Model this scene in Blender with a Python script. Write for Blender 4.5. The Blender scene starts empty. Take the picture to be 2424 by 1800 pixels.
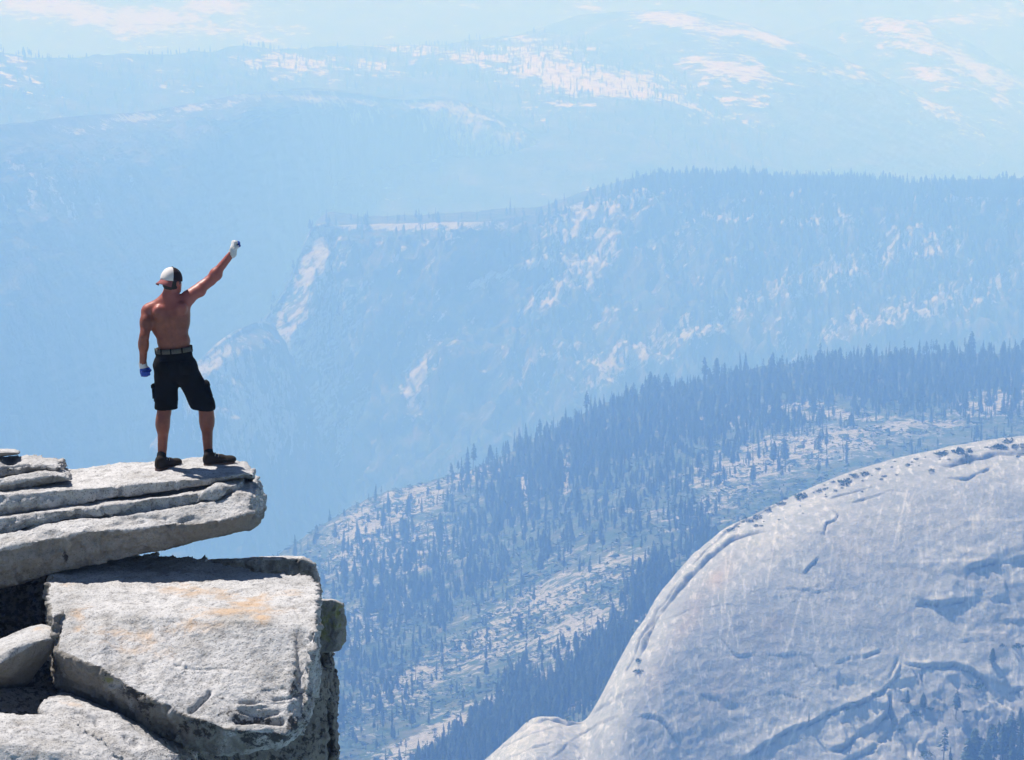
import bpy, bmesh, math, random
import numpy as np
from mathutils import Vector, Matrix

# ------------------------------------------------------------------ camera
sc = bpy.context.scene
FPX = 6873.0
PITCH = math.radians(10.5)
cam_data = bpy.data.cameras.new('camera')
cam_data.sensor_width = 36.0
cam_data.lens = 36.0 * FPX / 2424.0
cam_data.clip_start = 0.5
cam_data.clip_end = 90000.0
cam = bpy.data.objects.new('camera', cam_data)
sc.collection.objects.link(cam)
cam.location = (0, 0, 0)
cam.rotation_euler = (math.radians(90) - PITCH, 0, 0)
sc.camera = cam

# ------------------------------------------------------------------ light
SUN_EL = math.radians(60)
SUN_AZ = math.radians(-51.5)                    # clockwise from +Y, where the sun stands
sun_to = Vector((math.sin(SUN_AZ) * math.cos(SUN_EL), math.cos(SUN_AZ) * math.cos(SUN_EL), math.sin(SUN_EL)))
sl = bpy.data.lights.new('sun', 'SUN')
sl.energy = 5.0
sl.angle = math.radians(0.53)
sl.color = (1.0, 0.925, 0.87)
so = bpy.data.objects.new('sun', sl)
sc.collection.objects.link(so)
so.rotation_euler = (-sun_to).to_track_quat('-Z', 'Y').to_euler()

world = bpy.data.worlds.new('World')
sc.world = world
world.use_nodes = True
wn = world.node_tree
for n in list(wn.nodes):
    wn.nodes.remove(n)
w_out = wn.nodes.new('ShaderNodeOutputWorld')
w_bg = wn.nodes.new('ShaderNodeBackground')
w_sky = wn.nodes.new('ShaderNodeTexSky')
w_sky.sky_type = 'NISHITA'
w_sky.sun_disc = False
w_sky.sun_elevation = SUN_EL
w_sky.sun_rotation = SUN_AZ
w_sky.altitude = 2600
w_bg.inputs['Strength'].default_value = 0.055
wn.links.new(w_sky.outputs[0], w_bg.inputs[0])
wn.links.new(w_bg.outputs[0], w_out.inputs[0])

sc.view_settings.view_transform = 'Standard'
sc.view_settings.look = 'None'
sc.view_settings.gamma = 1.0
sc.view_settings.use_curve_mapping = False
sc.view_settings.exposure = 0.57
HAZE_DENSITY = 4.5e-4
HAZE_COLOR = (0.20, 0.43, 1.0)

sc.render.engine = 'CYCLES'
cy = sc.cycles
cy.use_denoising = True
cy.max_bounces = 6
cy.diffuse_bounces = 3
cy.glossy_bounces = 2
cy.transmission_bounces = 2
cy.volume_bounces = 2
cy.transparent_max_bounces = 6
cy.caustics_reflective = False
cy.caustics_refractive = False

# ------------------------------------------------------------------ helpers
CP, SP = math.cos(PITCH), math.sin(PITCH)
def P(px, py, Y):
    """world point in the photograph's direction (px, py) at world depth Y"""
    u = (px - 1212.0) / FPX
    v = -(py - 900.0) / FPX
    k = Y / (CP + v * SP)
    return (u * k, Y, (v * CP - SP) * k)

def link(o, parent=None):
    sc.collection.objects.link(o)
    if parent is not None:
        o.parent = parent
    return o

def tag(o, label=None, cat=None, group=None, kind=None):
    if label: o['label'] = label
    if cat: o['category'] = cat
    if group: o['group'] = group
    if kind: o['kind'] = kind
    return o

def empty(name, loc, label, cat, group=None):
    o = bpy.data.objects.new(name, None)
    o.location = loc
    o.empty_display_size = 0.2
    link(o)
    return tag(o, label, cat, group)

def mesh_np(name, verts, faces, mat=None, smooth=True):
    """verts (N,3) array, faces (M,k) int array"""
    me = bpy.data.meshes.new(name)
    verts = np.asarray(verts, dtype=np.float32)
    faces = np.asarray(faces, dtype=np.int32)
    k = faces.shape[1]
    me.vertices.add(len(verts)); me.vertices.foreach_set('co', verts.ravel())
    me.loops.add(faces.size); me.loops.foreach_set('vertex_index', faces.ravel())
    me.polygons.add(len(faces))
    me.polygons.foreach_set('loop_start', np.arange(0, faces.size, k, dtype=np.int32))
    me.update(calc_edges=True)
    me.polygons.foreach_set('use_smooth', np.full(len(faces), smooth))
    if mat: me.materials.append(mat)
    return me

_perm = np.random.RandomState(7).permutation(4096).astype(np.int64)
_g = np.random.RandomState(8).randn(4096, 3); _g /= np.linalg.norm(_g, axis=1)[:, None]
def noise3(p, seed=0):
    p = np.asarray(p, dtype=np.float64) + seed * 17.31
    i = np.floor(p).astype(np.int64); f = p - i
    u = f * f * f * (f * (f * 6 - 15) + 10)
    out = 0.0
    for dx in (0, 1):
        for dy in (0, 1):
            for dz in (0, 1):
                h = _perm[(i[:, 0] + dx) & 4095]
                h = _perm[(h + i[:, 1] + dy) & 4095]
                h = _perm[(h + i[:, 2] + dz) & 4095]
                g = _g[h]
                d = (g[:, 0] * (f[:, 0] - dx) + g[:, 1] * (f[:, 1] - dy) + g[:, 2] * (f[:, 2] - dz))
                w = (u[:, 0] if dx else 1 - u[:, 0]) * (u[:, 1] if dy else 1 - u[:, 1]) * (u[:, 2] if dz else 1 - u[:, 2])
                out = out + w * d
    return out * 1.6
def fbm(p, octv=4, seed=0, gain=0.5, ridged=False):
    p = np.asarray(p, dtype=np.float64)
    a, s, t = 1.0, 0.0, 0.0
    for k in range(octv):
        n = noise3(p * (2.03 ** k), seed + k * 3)
        if ridged: n = 1 - 2 * np.abs(n)
        s = s + a * n; t += a; a *= gain
    return s / t
def sstep(a, b, x):
    t = np.clip((x - a) / (b - a), 0, 1)
    return t * t * (3 - 2 * t)

# ------------------------------------------------------------------ node materials
class NT:
    def __init__(s, name):
        s.m = bpy.data.materials.new(name); s.m.use_nodes = True
        s.t = s.m.node_tree
        for n in list(s.t.nodes): s.t.nodes.remove(n)
        s.out = s.t.nodes.new('ShaderNodeOutputMaterial')
    def n(s, typ, ins=None, **kw):
        nd = s.t.nodes.new(typ)
        for k, v in kw.items(): setattr(nd, k, v)
        for k, v in (ins or {}).items(): s.put(nd, k, v)
        return nd
    def put(s, nd, k, v):
        if isinstance(v, bpy.types.NodeSocket): s.t.links.new(v, nd.inputs[k])
        else: nd.inputs[k].default_value = v
    def mapping(s, scale, rot=(0, 0, 0), coord='Object'):
        tc = s.n('ShaderNodeTexCoord')
        return s.n('ShaderNodeMapping', {'Vector': tc.outputs[coord], 'Scale': scale, 'Rotation': rot}).outputs[0]
    def noise(s, vec, scale, detail=4, rough=0.55, dist=0.0):
        return s.n('ShaderNodeTexNoise', {'Vector': vec, 'Scale': scale, 'Detail': detail, 'Roughness': rough, 'Distortion': dist}).outputs[0]
    def ramp(s, fac, stops):
        r = s.n('ShaderNodeValToRGB', {'Fac': fac})
        el = r.color_ramp.elements
        while len(el) < len(stops): el.new(0.5)
        for e, (p, c) in zip(el, stops):
            e.position = p
            e.color = (c, c, c, 1) if isinstance(c, (int, float)) else (*c, 1)
        return r.outputs[0]
    def mix(s, fac, a, b, mode='MIX'):
        nd = s.n('ShaderNodeMix', data_type='RGBA', blend_type=mode)
        s.put(nd, 0, fac)
        for k, v in ((6, a), (7, b)):
            s.put(nd, k, v if isinstance(v, bpy.types.NodeSocket) else (*v, 1))
        return nd.outputs[2]
    def math(s, op, a, b=0.0, clamp=False):
        nd = s.n('ShaderNodeMath', operation=op, use_clamp=clamp)
        s.put(nd, 0, a); s.put(nd, 1, b)
        return nd.outputs[0]
    def attr(s, name):
        return s.n('ShaderNodeAttribute', attribute_name=name).outputs['Fac']
    def bump(s, h, strength, dist, normal=None):
        nd = s.n('ShaderNodeBump', {'Height': h, 'Strength': strength, 'Distance': dist})
        if normal is not None: s.put(nd, 'Normal', normal)
        return nd.outputs[0]
    def bsdf(s, color, rough=0.85, normal=None, spec=0.3, **kw):
        b = s.n('ShaderNodeBsdfPrincipled')
        s.put(b, 'Base Color', color if isinstance(color, bpy.types.NodeSocket) else (*color, 1))
        s.put(b, 'Roughness', rough); s.put(b, 'Specular IOR Level', spec)
        if normal is not None: s.put(b, 'Normal', normal)
        for k, v in kw.items(): s.put(b, k, v)
        s.t.links.new(b.outputs[0], s.out.inputs[0])
        return s.m
def plain(name, color, rough=0.8, spec=0.3):
    return NT(name).bsdf(color, rough, None, spec)
# ------------------------------------------------------------------ terrain materials
def terrain_mat(name, cell, forest=(0.018, 0.040, 0.020), granite=(0.30, 0.295, 0.29), soil=(0.12, 0.10, 0.08), aniso=(1, 1, 1), rot=(0, 0, 0), streak=0.0):
    t = NT(name)
    tc = t.n('ShaderNodeTexCoord')
    v0 = t.n('ShaderNodeMapping', {'Vector': tc.outputs['Object'], 'Rotation': rot}).outputs[0]      # turn first, then stretch
    v = t.n('ShaderNodeMapping', {'Vector': v0, 'Scale': (aniso[0] / cell, aniso[1] / cell, aniso[2] / cell)}).outputs[0]
    bare = t.attr('bare')
    n1 = t.noise(v, 1.0, 9, 0.72)
    n2 = t.noise(v, 6.0, 6, 0.75)
    # spread the two noises, then let the share of bare rock move the threshold
    s = t.math('ADD', t.math('MULTIPLY', t.math('SUBTRACT', n1, 0.5), 1.9), t.math('MULTIPLY', t.math('SUBTRACT', n2, 0.5), 2.3))
    msk = t.ramp(t.math('ADD', s, bare), [(0.54, 0.0), (0.64, 1.0)])
    g2 = t.noise(v, 11.0, 4, 0.6)
    gcol = t.ramp(g2, [(0.30, tuple(c * 0.62 for c in granite)), (0.62, granite)])
    under = t.ramp(t.noise(v, 3.1, 5, 0.6), [(0.42, forest), (0.60, tuple(0.5 * (a + b) for a, b in zip(forest, soil))), (0.75, soil)])
    col = t.mix(msk, under, gcol)
    nrm = t.bump(g2, 0.5, cell * 0.08)
    return t.bsdf(col, 0.95, nrm, 0.1)

def dist_poly(px, py, poly):
    """distance in the plane from points to a polyline, plus signed side (+ = below in py)"""
    best = np.full(px.shape, 1e9); side = np.zeros(px.shape); along = np.zeros(px.shape)
    L = 0.0
    for (x0, y0), (x1, y1) in zip(poly[:-1], poly[1:]):
        dx, dy = x1 - x0, y1 - y0; l = math.hypot(dx, dy) + 1e-9
        t = np.clip(((px - x0) * dx + (py - y0) * dy) / (l * l), 0, 1)
        ex, ey = px - (x0 + t * dx), py - (y0 + t * dy)
        d = np.hypot(ex, ey)
        cr = (dx * (py - y0) - dy * (px - x0)) / l
        m = d < best
        best = np.where(m, d, best); side = np.where(m, cr, side); along = np.where(m, L + t * l, along)
        L += l
    return best, side, along / L

def catmull(x, xs, ys):
    """smooth interpolation through control points (monotone-ish cubic)"""
    xs = np.asarray(xs, float); ys = np.asarray(ys, float)
    d = np.diff(ys) / np.diff(xs)
    m = np.empty_like(ys); m[1:-1] = 0.5 * (d[1:] + d[:-1]); m[0] = d[0]; m[-1] = d[-1]
    for k in range(1, len(ys) - 1):
        if d[k - 1] * d[k] <= 0: m[k] = 0
    x = np.asarray(x, float)
    i = np.clip(np.searchsorted(xs, x) - 1, 0, len(xs) - 2)
    h = xs[i + 1] - xs[i]; t = np.clip((x - xs[i]) / h, 0, 1)
    return ((2 * t ** 3 - 3 * t ** 2 + 1) * ys[i] + (t ** 3 - 2 * t ** 2 + t) * h * m[i]
            + (-2 * t ** 3 + 3 * t ** 2) * ys[i + 1] + (t ** 3 - t ** 2) * h * m[i + 1])

class Sheet: pass
def ridge(name, crest, front, back, nx, ns, amp, wl, seed, mat, bare_fn=None, post=None, xpad=0, ridged=False, oct=6, fine_top=0.0, cw=None):
    """A landform: its crest line runs through the world points `crest` = [(px, py, Y)], the ground falls
    off in front of and behind it.  front/back = functions s(0..1), X -> (forward metres, drop metres)."""
    w = np.array([P(*c) for c in crest])
    o = np.argsort(w[:, 0]); w = w[o]
    x0, x1 = w[0, 0] - xpad, w[-1, 0] + xpad
    X = np.linspace(x0, x1, nx)
    Yc = catmull(X, w[:, 0], w[:, 1]); Zc = catmull(X, w[:, 0], w[:, 2])
    nb = max(6, ns // 5)
    sb = np.linspace(1, 0, nb, endpoint=False); sf = np.linspace(0, 1, ns)
    GX = np.repeat(X[None, :], nb + ns, 0)
    GY = np.empty_like(GX); GZ = np.empty_like(GX)
    for r, s in enumerate(sb):
        dy, dz = back(s, X); GY[r] = Yc + dy; GZ[r] = Zc - dz
    for r, s in enumerate(sf):
        dy, dz = front(s, X); GY[nb + r] = Yc - dy; GZ[nb + r] = Zc - dz
    S = np.concatenate([-sb, sf])[:, None] * np.ones((1, nx))
    p = np.stack([GX.ravel(), GY.ravel(), GZ.ravel()], 1)
    n = fbm(p / wl, oct, seed, 0.52, ridged).reshape(GX.shape)
    # normal of the smooth sheet
    du = np.stack([np.gradient(GX, axis=1), np.gradient(GY, axis=1), np.gradient(GZ, axis=1)], -1)
    dv = np.stack([np.gradient(GX, axis=0), np.gradient(GY, axis=0), np.gradient(GZ, axis=0)], -1)
    nr = np.cross(dv, du); nr /= np.linalg.norm(nr, axis=-1)[..., None] + 1e-9
    nr *= np.sign(nr[..., 2:3] + 1e-6) if nr[..., 2].mean() > 0 else 1
    if nr[..., 2].mean() < 0: nr = -nr
    a = amp * (1 - fine_top * np.exp(-(S * 14) ** 2))
    V = np.stack([GX, GY, GZ], -1) + nr * (a * n)[..., None]
    sh = Sheet(); sh.V = V; sh.S = S; sh.N = nr; sh.nx = nx; sh.nr = nb + ns; sh.nb = nb
    # photograph direction of every vertex, used only to place drawn features at world points
    def proj(V):
        x, y, z = V[..., 0], V[..., 1], V[..., 2]
        f = y * CP - z * SP; u = y * SP + z * CP
        return 1212 + FPX * x / f, 900 - FPX * u / f
    sh.proj = proj
    if post: post(sh)
    V = sh.V
    R, Cn = sh.nr, nx
    i = np.arange(R * Cn).reshape(R, Cn)
    faces = np.stack([i[:-1, :-1], i[1:, :-1], i[1:, 1:], i[:-1, 1:]], -1).reshape(-1, 4)
    me = mesh_np(name, V.reshape(-1, 3), faces, mat)
    if bare_fn is not None:
        px, py = proj(V)
        sh.bare = np.clip(bare_fn(px, py, V, S), -0.2, 1) * (S >= -0.001)
        at = me.attributes.new('bare', 'FLOAT', 'POINT')
        at.data.foreach_set('value', sh.bare.ravel().astype(np.float32))
    if getattr(sh, 'attrs', None):
        for k, arr in sh.attrs.items():
            at = me.attributes.new(k, 'FLOAT', 'POINT'); at.data.foreach_set('value', arr.ravel().astype(np.float32))
    ob = bpy.data.objects.new(name, me); link(ob)
    sh.ob = ob
    return sh

def blob(px, py, items):
    """soft patches (cx, cy, rx, ry, rotation deg, weight)"""
    out = np.zeros(px.shape)
    for cx, cy, rx, ry, a, wgt in items:
        c, s = math.cos(math.radians(a)), math.sin(math.radians(a))
        dx, dy = px - cx, py - cy
        u = (dx * c + dy * s) / rx; v = (-dx * s + dy * c) / ry
        out = np.maximum(out, wgt * np.exp(-(u * u + v * v) * 0.9)) if wgt > 0 else out + wgt * np.exp(-(u * u + v * v))
    return out

def lin(L):
    """profile from a list of (forward, drop)"""
    L = np.array(L, float); ss = np.linspace(0, 1, len(L))
    return lambda s, X: (np.interp(s, ss, L[:, 0]) + 0 * X, np.interp(s, ss, L[:, 1]) + 0 * X)
def smooth_prof(L):
    L = np.array(L, float); ss = np.linspace(0, 1, len(L))
    return lambda s, X: (catmull(np.array([s]), ss, L[:, 0])[0] + 0 * X, catmull(np.array([s]), ss, L[:, 1])[0] + 0 * X)

# ------------------------------------------------------------------ landforms, far to near
M_far = terrain_mat('far_forest_and_granite', 260.0, forest=(0.012, 0.026, 0.016), granite=(0.50, 0.48, 0.46), aniso=(0.75, 0.6, 2.6))
M_wall = terrain_mat('wall_granite_and_forest', 150.0, forest=(0.016, 0.034, 0.022), granite=(0.34, 0.33, 0.32), aniso=(1.5, 1, 0.42))
M_mid = terrain_mat('cliff_granite_and_forest', 95.0, forest=(0.018, 0.038, 0.024), granite=(0.34, 0.335, 0.325), aniso=(0.42, 1, 1.35), rot=(0, 0.85, 0))
M_prow = terrain_mat('prow_granite', 80.0, forest=(0.03, 0.05, 0.035), granite=(0.34, 0.335, 0.325), aniso=(1.5, 1, 0.4), rot=(0, 0.15, 0))
M_slope = terrain_mat('slope_granite_soil_brush', 30.0, forest=(0.030, 0.060, 0.030), granite=(0.29, 0.285, 0.28), soil=(0.12, 0.11, 0.095), aniso=(0.6, 1, 2.2), rot=(0, 0.4, 0))

land = []
# farthest plateau, runs on past the horizon
def bare5(px, py, V, S):
    return 0.20 + blob(px, py, [(80, 15, 260, 42, 6, .55), (300, 45, 330, 38, 5, .6), (520, 20, 130, 30, 4, .5), (1380, 8, 60, 14, 0, .5), (2330, 30, 150, 40, -12, .4)])
land.append(ridge('far_plateau', [(-700, -230, 17500), (300, -210, 18000), (1200, -235, 18500), (2000, -220, 18000), (3100, -225, 18500)],
      lin([(0, 0), (1800, 110), (3400, 280), (4800, 560), (6500, 1100)]), lin([(0, 0), (3000, 100), (45000, 900)]),
      300, 120, 110, 1500, 11, M_far, bare5))
def bare4c(px, py, V, S):
    return 0.17 + 0.80 * blob(px, py, [(2120, 75, 180, 50, 22, .62), (2290, 150, 190, 40, 38, .62), (2380, 210, 90, 60, 40, .5), (2230, 190, 120, 30, 15, .55), (2060, 195, 90, 16, -12, .5), (2250, 275, 120, 24, 33, .55)])
land.append(ridge('far_ridge', [(1500, 210, 13000), (1800, 110, 12900), (2020, 45, 12800), (2120, 36, 12700), (2260, 80, 12600), (2424, 170, 12400), (2700, 300, 12000), (3000, 420, 11800)],
      lin([(0, 0), (300, 25), (900, 110), (1900, 240), (3500, 420)]), lin([(0, 0), (800, 250), (2500, 700)]),
      260, 110, 60, 700, 21, M_far, bare4c))
def bare4b(px, py, V, S):
    return 0.18 + 0.80 * blob(px, py, [(1620, 55, 190, 36, 14, .5), (1830, 95, 190, 22, 25, .62), (1980, 130, 90, 20, 32, .55), (1730, 165, 160, 44, 14, .64), (1790, 230, 120, 24, -6, .62), (1840, 215, 110, 16, -8, .5), (1730, 280, 60, 16, 0, .5), (2240, 265, 100, 30, 30, .5)])
land.append(ridge('far_ridge', [(1150, 100, 11600), (1400, 45, 11500), (1600, 22, 11400), (1780, 55, 11300), (1990, 130, 11100), (2200, 230, 10800), (2424, 330, 10500), (2800, 430, 10200)],
      lin([(0, 0), (400, 20), (1200, 100), (2300, 210), (3600, 420)]), lin([(0, 0), (700, 200), (2000, 600)]),
      280, 110, 50, 620, 31, M_far, bare4b))
def bare4a(px, py, V, S):
    return 0.15 + 0.88 * blob(px, py, [(1350, 165, 200, 72, 12, .64), (1260, 130, 120, 40, 0, .66), (1500, 205, 170, 44, 12, .60), (1150, 140, 130, 34, 10, .55), (700, 150, 150, 36, 4, .66), (890, 160, 120, 26, 4, .56), (1000, 125, 110, 28, 4, .5), (60, 170, 70, 46, 30, .5)])
land.append(ridge('far_ridge', [(-500, 130, 7400), (0, 125, 8000), (300, 130, 8700), (640, 112, 9600), (900, 108, 10300), (1150, 95, 10600), (1300, 84, 10600), (1480, 110, 10500), (1650, 175, 10300), (1850, 270, 10000), (2150, 340, 9900), (2500, 400, 9700)],
      lin([(0, 0), (500, 6), (1400, 30), (2600, 110), (3800, 420)]), lin([(0, 0), (700, 200), (2000, 600)]),
      340, 120, 42, 480, 41, M_far, bare4a))
# the long wall on the left
def bare3(px, py, V, S):
    b = 0.02 + 0.12 * sstep(500, 1100, px) + blob(px, py, [(640, 222, 160, 13, -5, .78), (470, 254, 160, 13, -8, .72), (780, 236, 120, 24, 10, .58), (300, 284, 200, 15, -7, .60), (230, 304, 160, 18, -6, .50), (840, 275, 60, 26, 10, .5),
                     (1030, 268, 80, 40, 25, .62), (1150, 322, 140, 60, 35, .64), (1240, 350, 90, 44, 35, .60), (1450, 345, 120, 28, 30, .42), (1500, 380, 80, 20, 30, .42), (1180, 410, 120, 22, 20, .38), (35, 396, 26, 7, -4, .75), (170, 500, 18, 40, 0, .5), (80, 470, 200, 160, 0, .26)])
    return b
def streaks(sh, amp, wl, seed, s0=0.02):
    """vertical fluting of a cliff face"""
    V = sh.V; p = np.stack([V[..., 0].ravel() / wl, V[..., 1].ravel() / (wl * 1.5), V[..., 2].ravel() / (wl * 6)], 1)
    n = fbm(p, 4, seed, 0.55, True).reshape(V.shape[:2])
    sh.V = V + sh.N * (n * amp * sstep(s0, s0 + 0.12, sh.S))[..., None]
def front3(s, X):
    t = sstep(250, 700, X)      # right end is a gentler apron, left end a long wooded flank
    u = 1 - sstep(-900, -420, X)
    d1 = lin([(0, 0), (60, 60), (140, 330), (260, 680), (500, 1000), (1100, 1250)])(s, X)
    d0 = lin([(0, 0), (800, 70), (1700, 210), (2400, 400), (3000, 640), (3500, 900)])(s, X)
    d2 = lin([(0, 0), (300, 90), (620, 260), (900, 450), (1300, 700), (1900, 1150)])(s, X)
    f = d1[0] * (1 - u) + d0[0] * u, d1[1] * (1 - u) + d0[1] * u
    return f[0] * (1 - t) + d2[0] * t, f[1] * (1 - t) + d2[1] * t
land.append(ridge('cliff_ridge', [(-900, 350, 4600), (-300, 325, 5100), (0, 300, 5600), (200, 275, 6100), (400, 255, 6600), (560, 225, 6900), (700, 213, 7400), (830, 222, 7700), (950, 235, 7900), (1060, 235, 8000), (1150, 260, 8000), (1300, 330, 8000), (1450, 385, 7900), (1700, 430, 7800), (2100, 480, 7800), (2500, 520, 7800)],
      front3, lin([(0, 0), (700, 60), (2400, 700)]), 440, 190, 16, 260, 51, M_wall, bare3, post=lambda sh: (streaks(sh, 30, 240, 6), streaks(sh, 24, 60, 5)), fine_top=0.5))

# the great cliff in the middle
def bare2(px, py, V, S):
    b = 0.27 + blob(px, py, [(900, 536, 170, 10, 0, .80), (1090, 530, 90, 9, 0, .66), (745, 560, 70, 20, -40, .55), (740, 640, 60, 160, 12, .40), (670, 820, 110, 230, 14, .42), (520, 850, 90, 90, 20, .48), (790, 860, 40, 170, 10, .42), (820, 1030, 12, 90, 20, .70), (985, 900, 22, 60, 25, .6),
                      (1480, 465, 60, 24, -20, .75), (1560, 445, 90, 18, -5, .66), (1380, 520, 120, 36, -25, .5), (1420, 600, 130, 36, -45, .55), (1300, 700, 150, 34, -45, .46), (1720, 515, 80, 10, -2, .70), (1900, 525, 60, 12, -3, .66), (2180, 560, 60, 24, -10, .66), (2150, 600, 110, 26, -12, .5),
                      (2100, 460, 330, 7, 2, .64), (1850, 455, 120, 7, 0, .60), (1460, 870, 110, 20, -30, .58), (1560, 800, 140, 24, -28, .5), (1650, 780, 180, 24, -20, .42), (2000, 640, 260, 30, -18, .40), (2200, 720, 220, 30, -15, .40), (1210, 640, 110, 16, -20, .5), (1260, 630, 40, 9, 0, .6)])
    return b - 0.20 * sstep(950, 1200, py) * sstep(700, 900, px)
def front2(s, X):
    t = sstep(-500, 350, X)
    d1 = lin([(0, 0), (25, 70), (80, 260), (160, 480), (300, 680), (620, 830), (1200, 1000)])(s, X)
    d2 = lin([(0, 0), (220, 60), (520, 170), (900, 330), (1300, 520), (1700, 690), (2100, 900)])(s, X)
    return d1[0] * (1 - t) + d2[0] * t, d1[1] * (1 - t) + d2[1] * t
land.append(ridge('cliff_ridge', [(330, 1330, 4750), (420, 1120, 4780), (480, 930, 4840), (540, 860, 4900), (590, 800, 4960), (640, 740, 5020), (690, 660, 5080), (715, 590, 5120), (738, 545, 5160), (800, 534, 5220), (900, 532, 5200), (1100, 527, 5150), (1250, 510, 5280), (1400, 470, 5400), (1480, 450, 5450), (1560, 432, 5500), (1700, 430, 5550), (1850, 435, 5550), (2000, 440, 5500), (2200, 455, 5450), (2424, 445, 5400), (2900, 440, 5200)],
      front2, lin([(0, 0), (300, 20), (1800, 600)]), 620, 240, 22, 170, 61, M_mid, bare2, post=lambda sh: (streaks(sh, 62, 135, 8), streaks(sh, 30, 44, 9)), fine_top=0.75))
# low buttress in front of the cliff's foot
land.append(ridge('rock_buttress', [(250, 1330, 4547), (380, 1050, 4547), (440, 900, 4572), (500, 830, 4606), (560, 785, 4657), (600, 765, 4716), (640, 775, 4758), (700, 880, 4758), (760, 1060, 4716), (900, 1330, 4674)],
      lin([(0, 0), (40, 60), (110, 180), (200, 320), (500, 560), (1000, 800)]), lin([(0, 0), (100, 30), (400, 400)]), 200, 130, 22, 110, 71, M_prow,
      lambda px, py, V, S: 0.28 + blob(px, py, [(520, 850, 90, 80, 20, .36), (600, 1000, 90, 120, 10, .44)]) - 0.25 * sstep(1000, 1200, py), post=lambda sh: (streaks(sh, 36, 90, 18), streaks(sh, 18, 30, 19)), fine_top=0.6))

# the pine slope
def bare1(px, py, V, S):
    b = 0.36 + blob(px, py, [(1100, 1130, 130, 24, -14, .66), (960, 1190, 120, 50, -20, .70), (850, 1240, 110, 50, -30, .66), (1240, 1150, 12, 50, 0, .7), (1340, 1130, 12, 46, 0, .7), (900, 1300, 150, 70, -10, .58),
                         (1300, 1420, 150, 60, -25, .62), (1380, 1500, 170, 60, -20, .62), (1150, 1520, 150, 50, -30, .58), (1000, 1600, 150, 40, -35, .5), (1040, 1730, 230, 20, -28, .85), (930, 1790, 120, 16, -28, .8), (1250, 1620, 120, 16, -28, .62), (1400, 1640, 60, 20, -20, .6),
                         (1800, 1100, 170, 36, -14, .66), (1950, 1050, 200, 40, -10, .68), (2150, 1010, 160, 24, -5, .62), (1880, 965, 140, 16, -4, .66), (2000, 985, 200, 18, 4, .62), (1700, 1000, 120, 16, -6, .48), (2350, 955, 90, 34, -10, .76), (2400, 930, 80, 20, -10, .7), (1650, 990, 40, 14, 0, .66),
                         (850, 1480, 90, 50, -10, .5), (1450, 1350, 130, 40, -15, .46), (1700, 1180, 120, 30, -25, .55)])
    return b * 0.78 - 0.16 * sstep(0, 1, (900 - py) / 200 + 0.8)
def post1(sh):
    V = sh.V
    p = np.stack([V[..., 0].ravel() / 26, V[..., 1].ravel() / 40, V[..., 2].ravel() / 10], 1)
    sh.V = V + sh.N * (fbm(p, 4, 3, 0.55, True).reshape(V.shape[:2]) * 2.4)[..., None]
slope = ridge('hillside', [(-500, 2100, 2354), (200, 1620, 2440), (420, 1440, 2505), (560, 1360, 2548), (650, 1318, 2592), (760, 1246, 2624), (900, 1176, 2667), (1060, 1130, 2700), (1180, 1086, 2732), (1300, 1026, 2764), (1420, 966, 2808), (1560, 926, 2851), (1750, 886, 2894), (2000, 856, 2937), (2240, 844, 2959), (2424, 841, 2980), (2900, 836, 3024)],
      lambda s, X: (s * 1800 + 0 * X, -(0.115 - 0.015 * sstep(-260, 60, X)) * s * 1800 + 5 * sstep(0, .04, s)),
      lin([(0, 0), (60, 12), (400, 260), (900, 700)]), 540, 370, 8, 150, 81, M_slope, bare1, post=post1)
# valley floor that everything stands on
me = mesh_np('valley_floor', [(-60000, -8000, -3100), (60000, -8000, -3100), (60000, 80000, -3100), (-60000, 80000, -3100)], [(0, 1, 2, 3)], plain('valley_forest', (0.03, 0.05, 0.03), 0.95))
valley = link(bpy.data.objects.new('valley_floor', me))
for s_ in land: tag(s_.ob, kind='structure')
tag(slope.ob, kind='structure'); tag(valley, kind='structure')
# ------------------------------------------------------------------ granite dome
def dome_mat():
    t = NT('dome_granite')
    v = t.mapping((1, 1, 1))
    big = t.noise(v, 0.018, 6, 0.6)
    fine = t.noise(t.mapping((1, 1, 0.6)), 0.30, 6, 0.62, 0.0)
    vs = t.noise(t.mapping((0.50, 0.22, 0.018), (0, 0.10, 0)), 1.0, 5, 0.6)     # water streaks running down
    col = t.ramp(big, [(0.33, (0.24, 0.25, 0.265)), (0.50, (0.31, 0.32, 0.33)), (0.66, (0.40, 0.395, 0.385))])
    col = t.mix(t.ramp(fine, [(0.38, 0.38), (0.56, 0.0)]), col, (0.13, 0.165, 0.17))
    col = t.mix(t.math('MULTIPLY', t.ramp(vs, [(0.55, 0.0), (0.63, 1.0)]), 0.42), col, (0.62, 0.61, 0.60))
    col = t.mix(t.math('MULTIPLY', t.ramp(vs, [(0.34, 1.0), (0.44, 0.0)]), 0.40), col, (0.20, 0.205, 0.21))
    col = t.mix(t.attr('stain'), col, (0.50, 0.36, 0.25))
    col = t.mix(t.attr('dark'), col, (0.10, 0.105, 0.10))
    col = t.mix(t.attr('dike'), col, (0.66, 0.63, 0.60))
    nb = t.bump(fine, 0.45, 1.8)
    nb = t.bump(t.noise(t.mapping((1, 1, 1)), 0.9, 4, 0.6), 0.35, 0.6, nb)
    return t.bsdf(col, 0.9, nb, 0.15)
M_dome = dome_mat()
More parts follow.
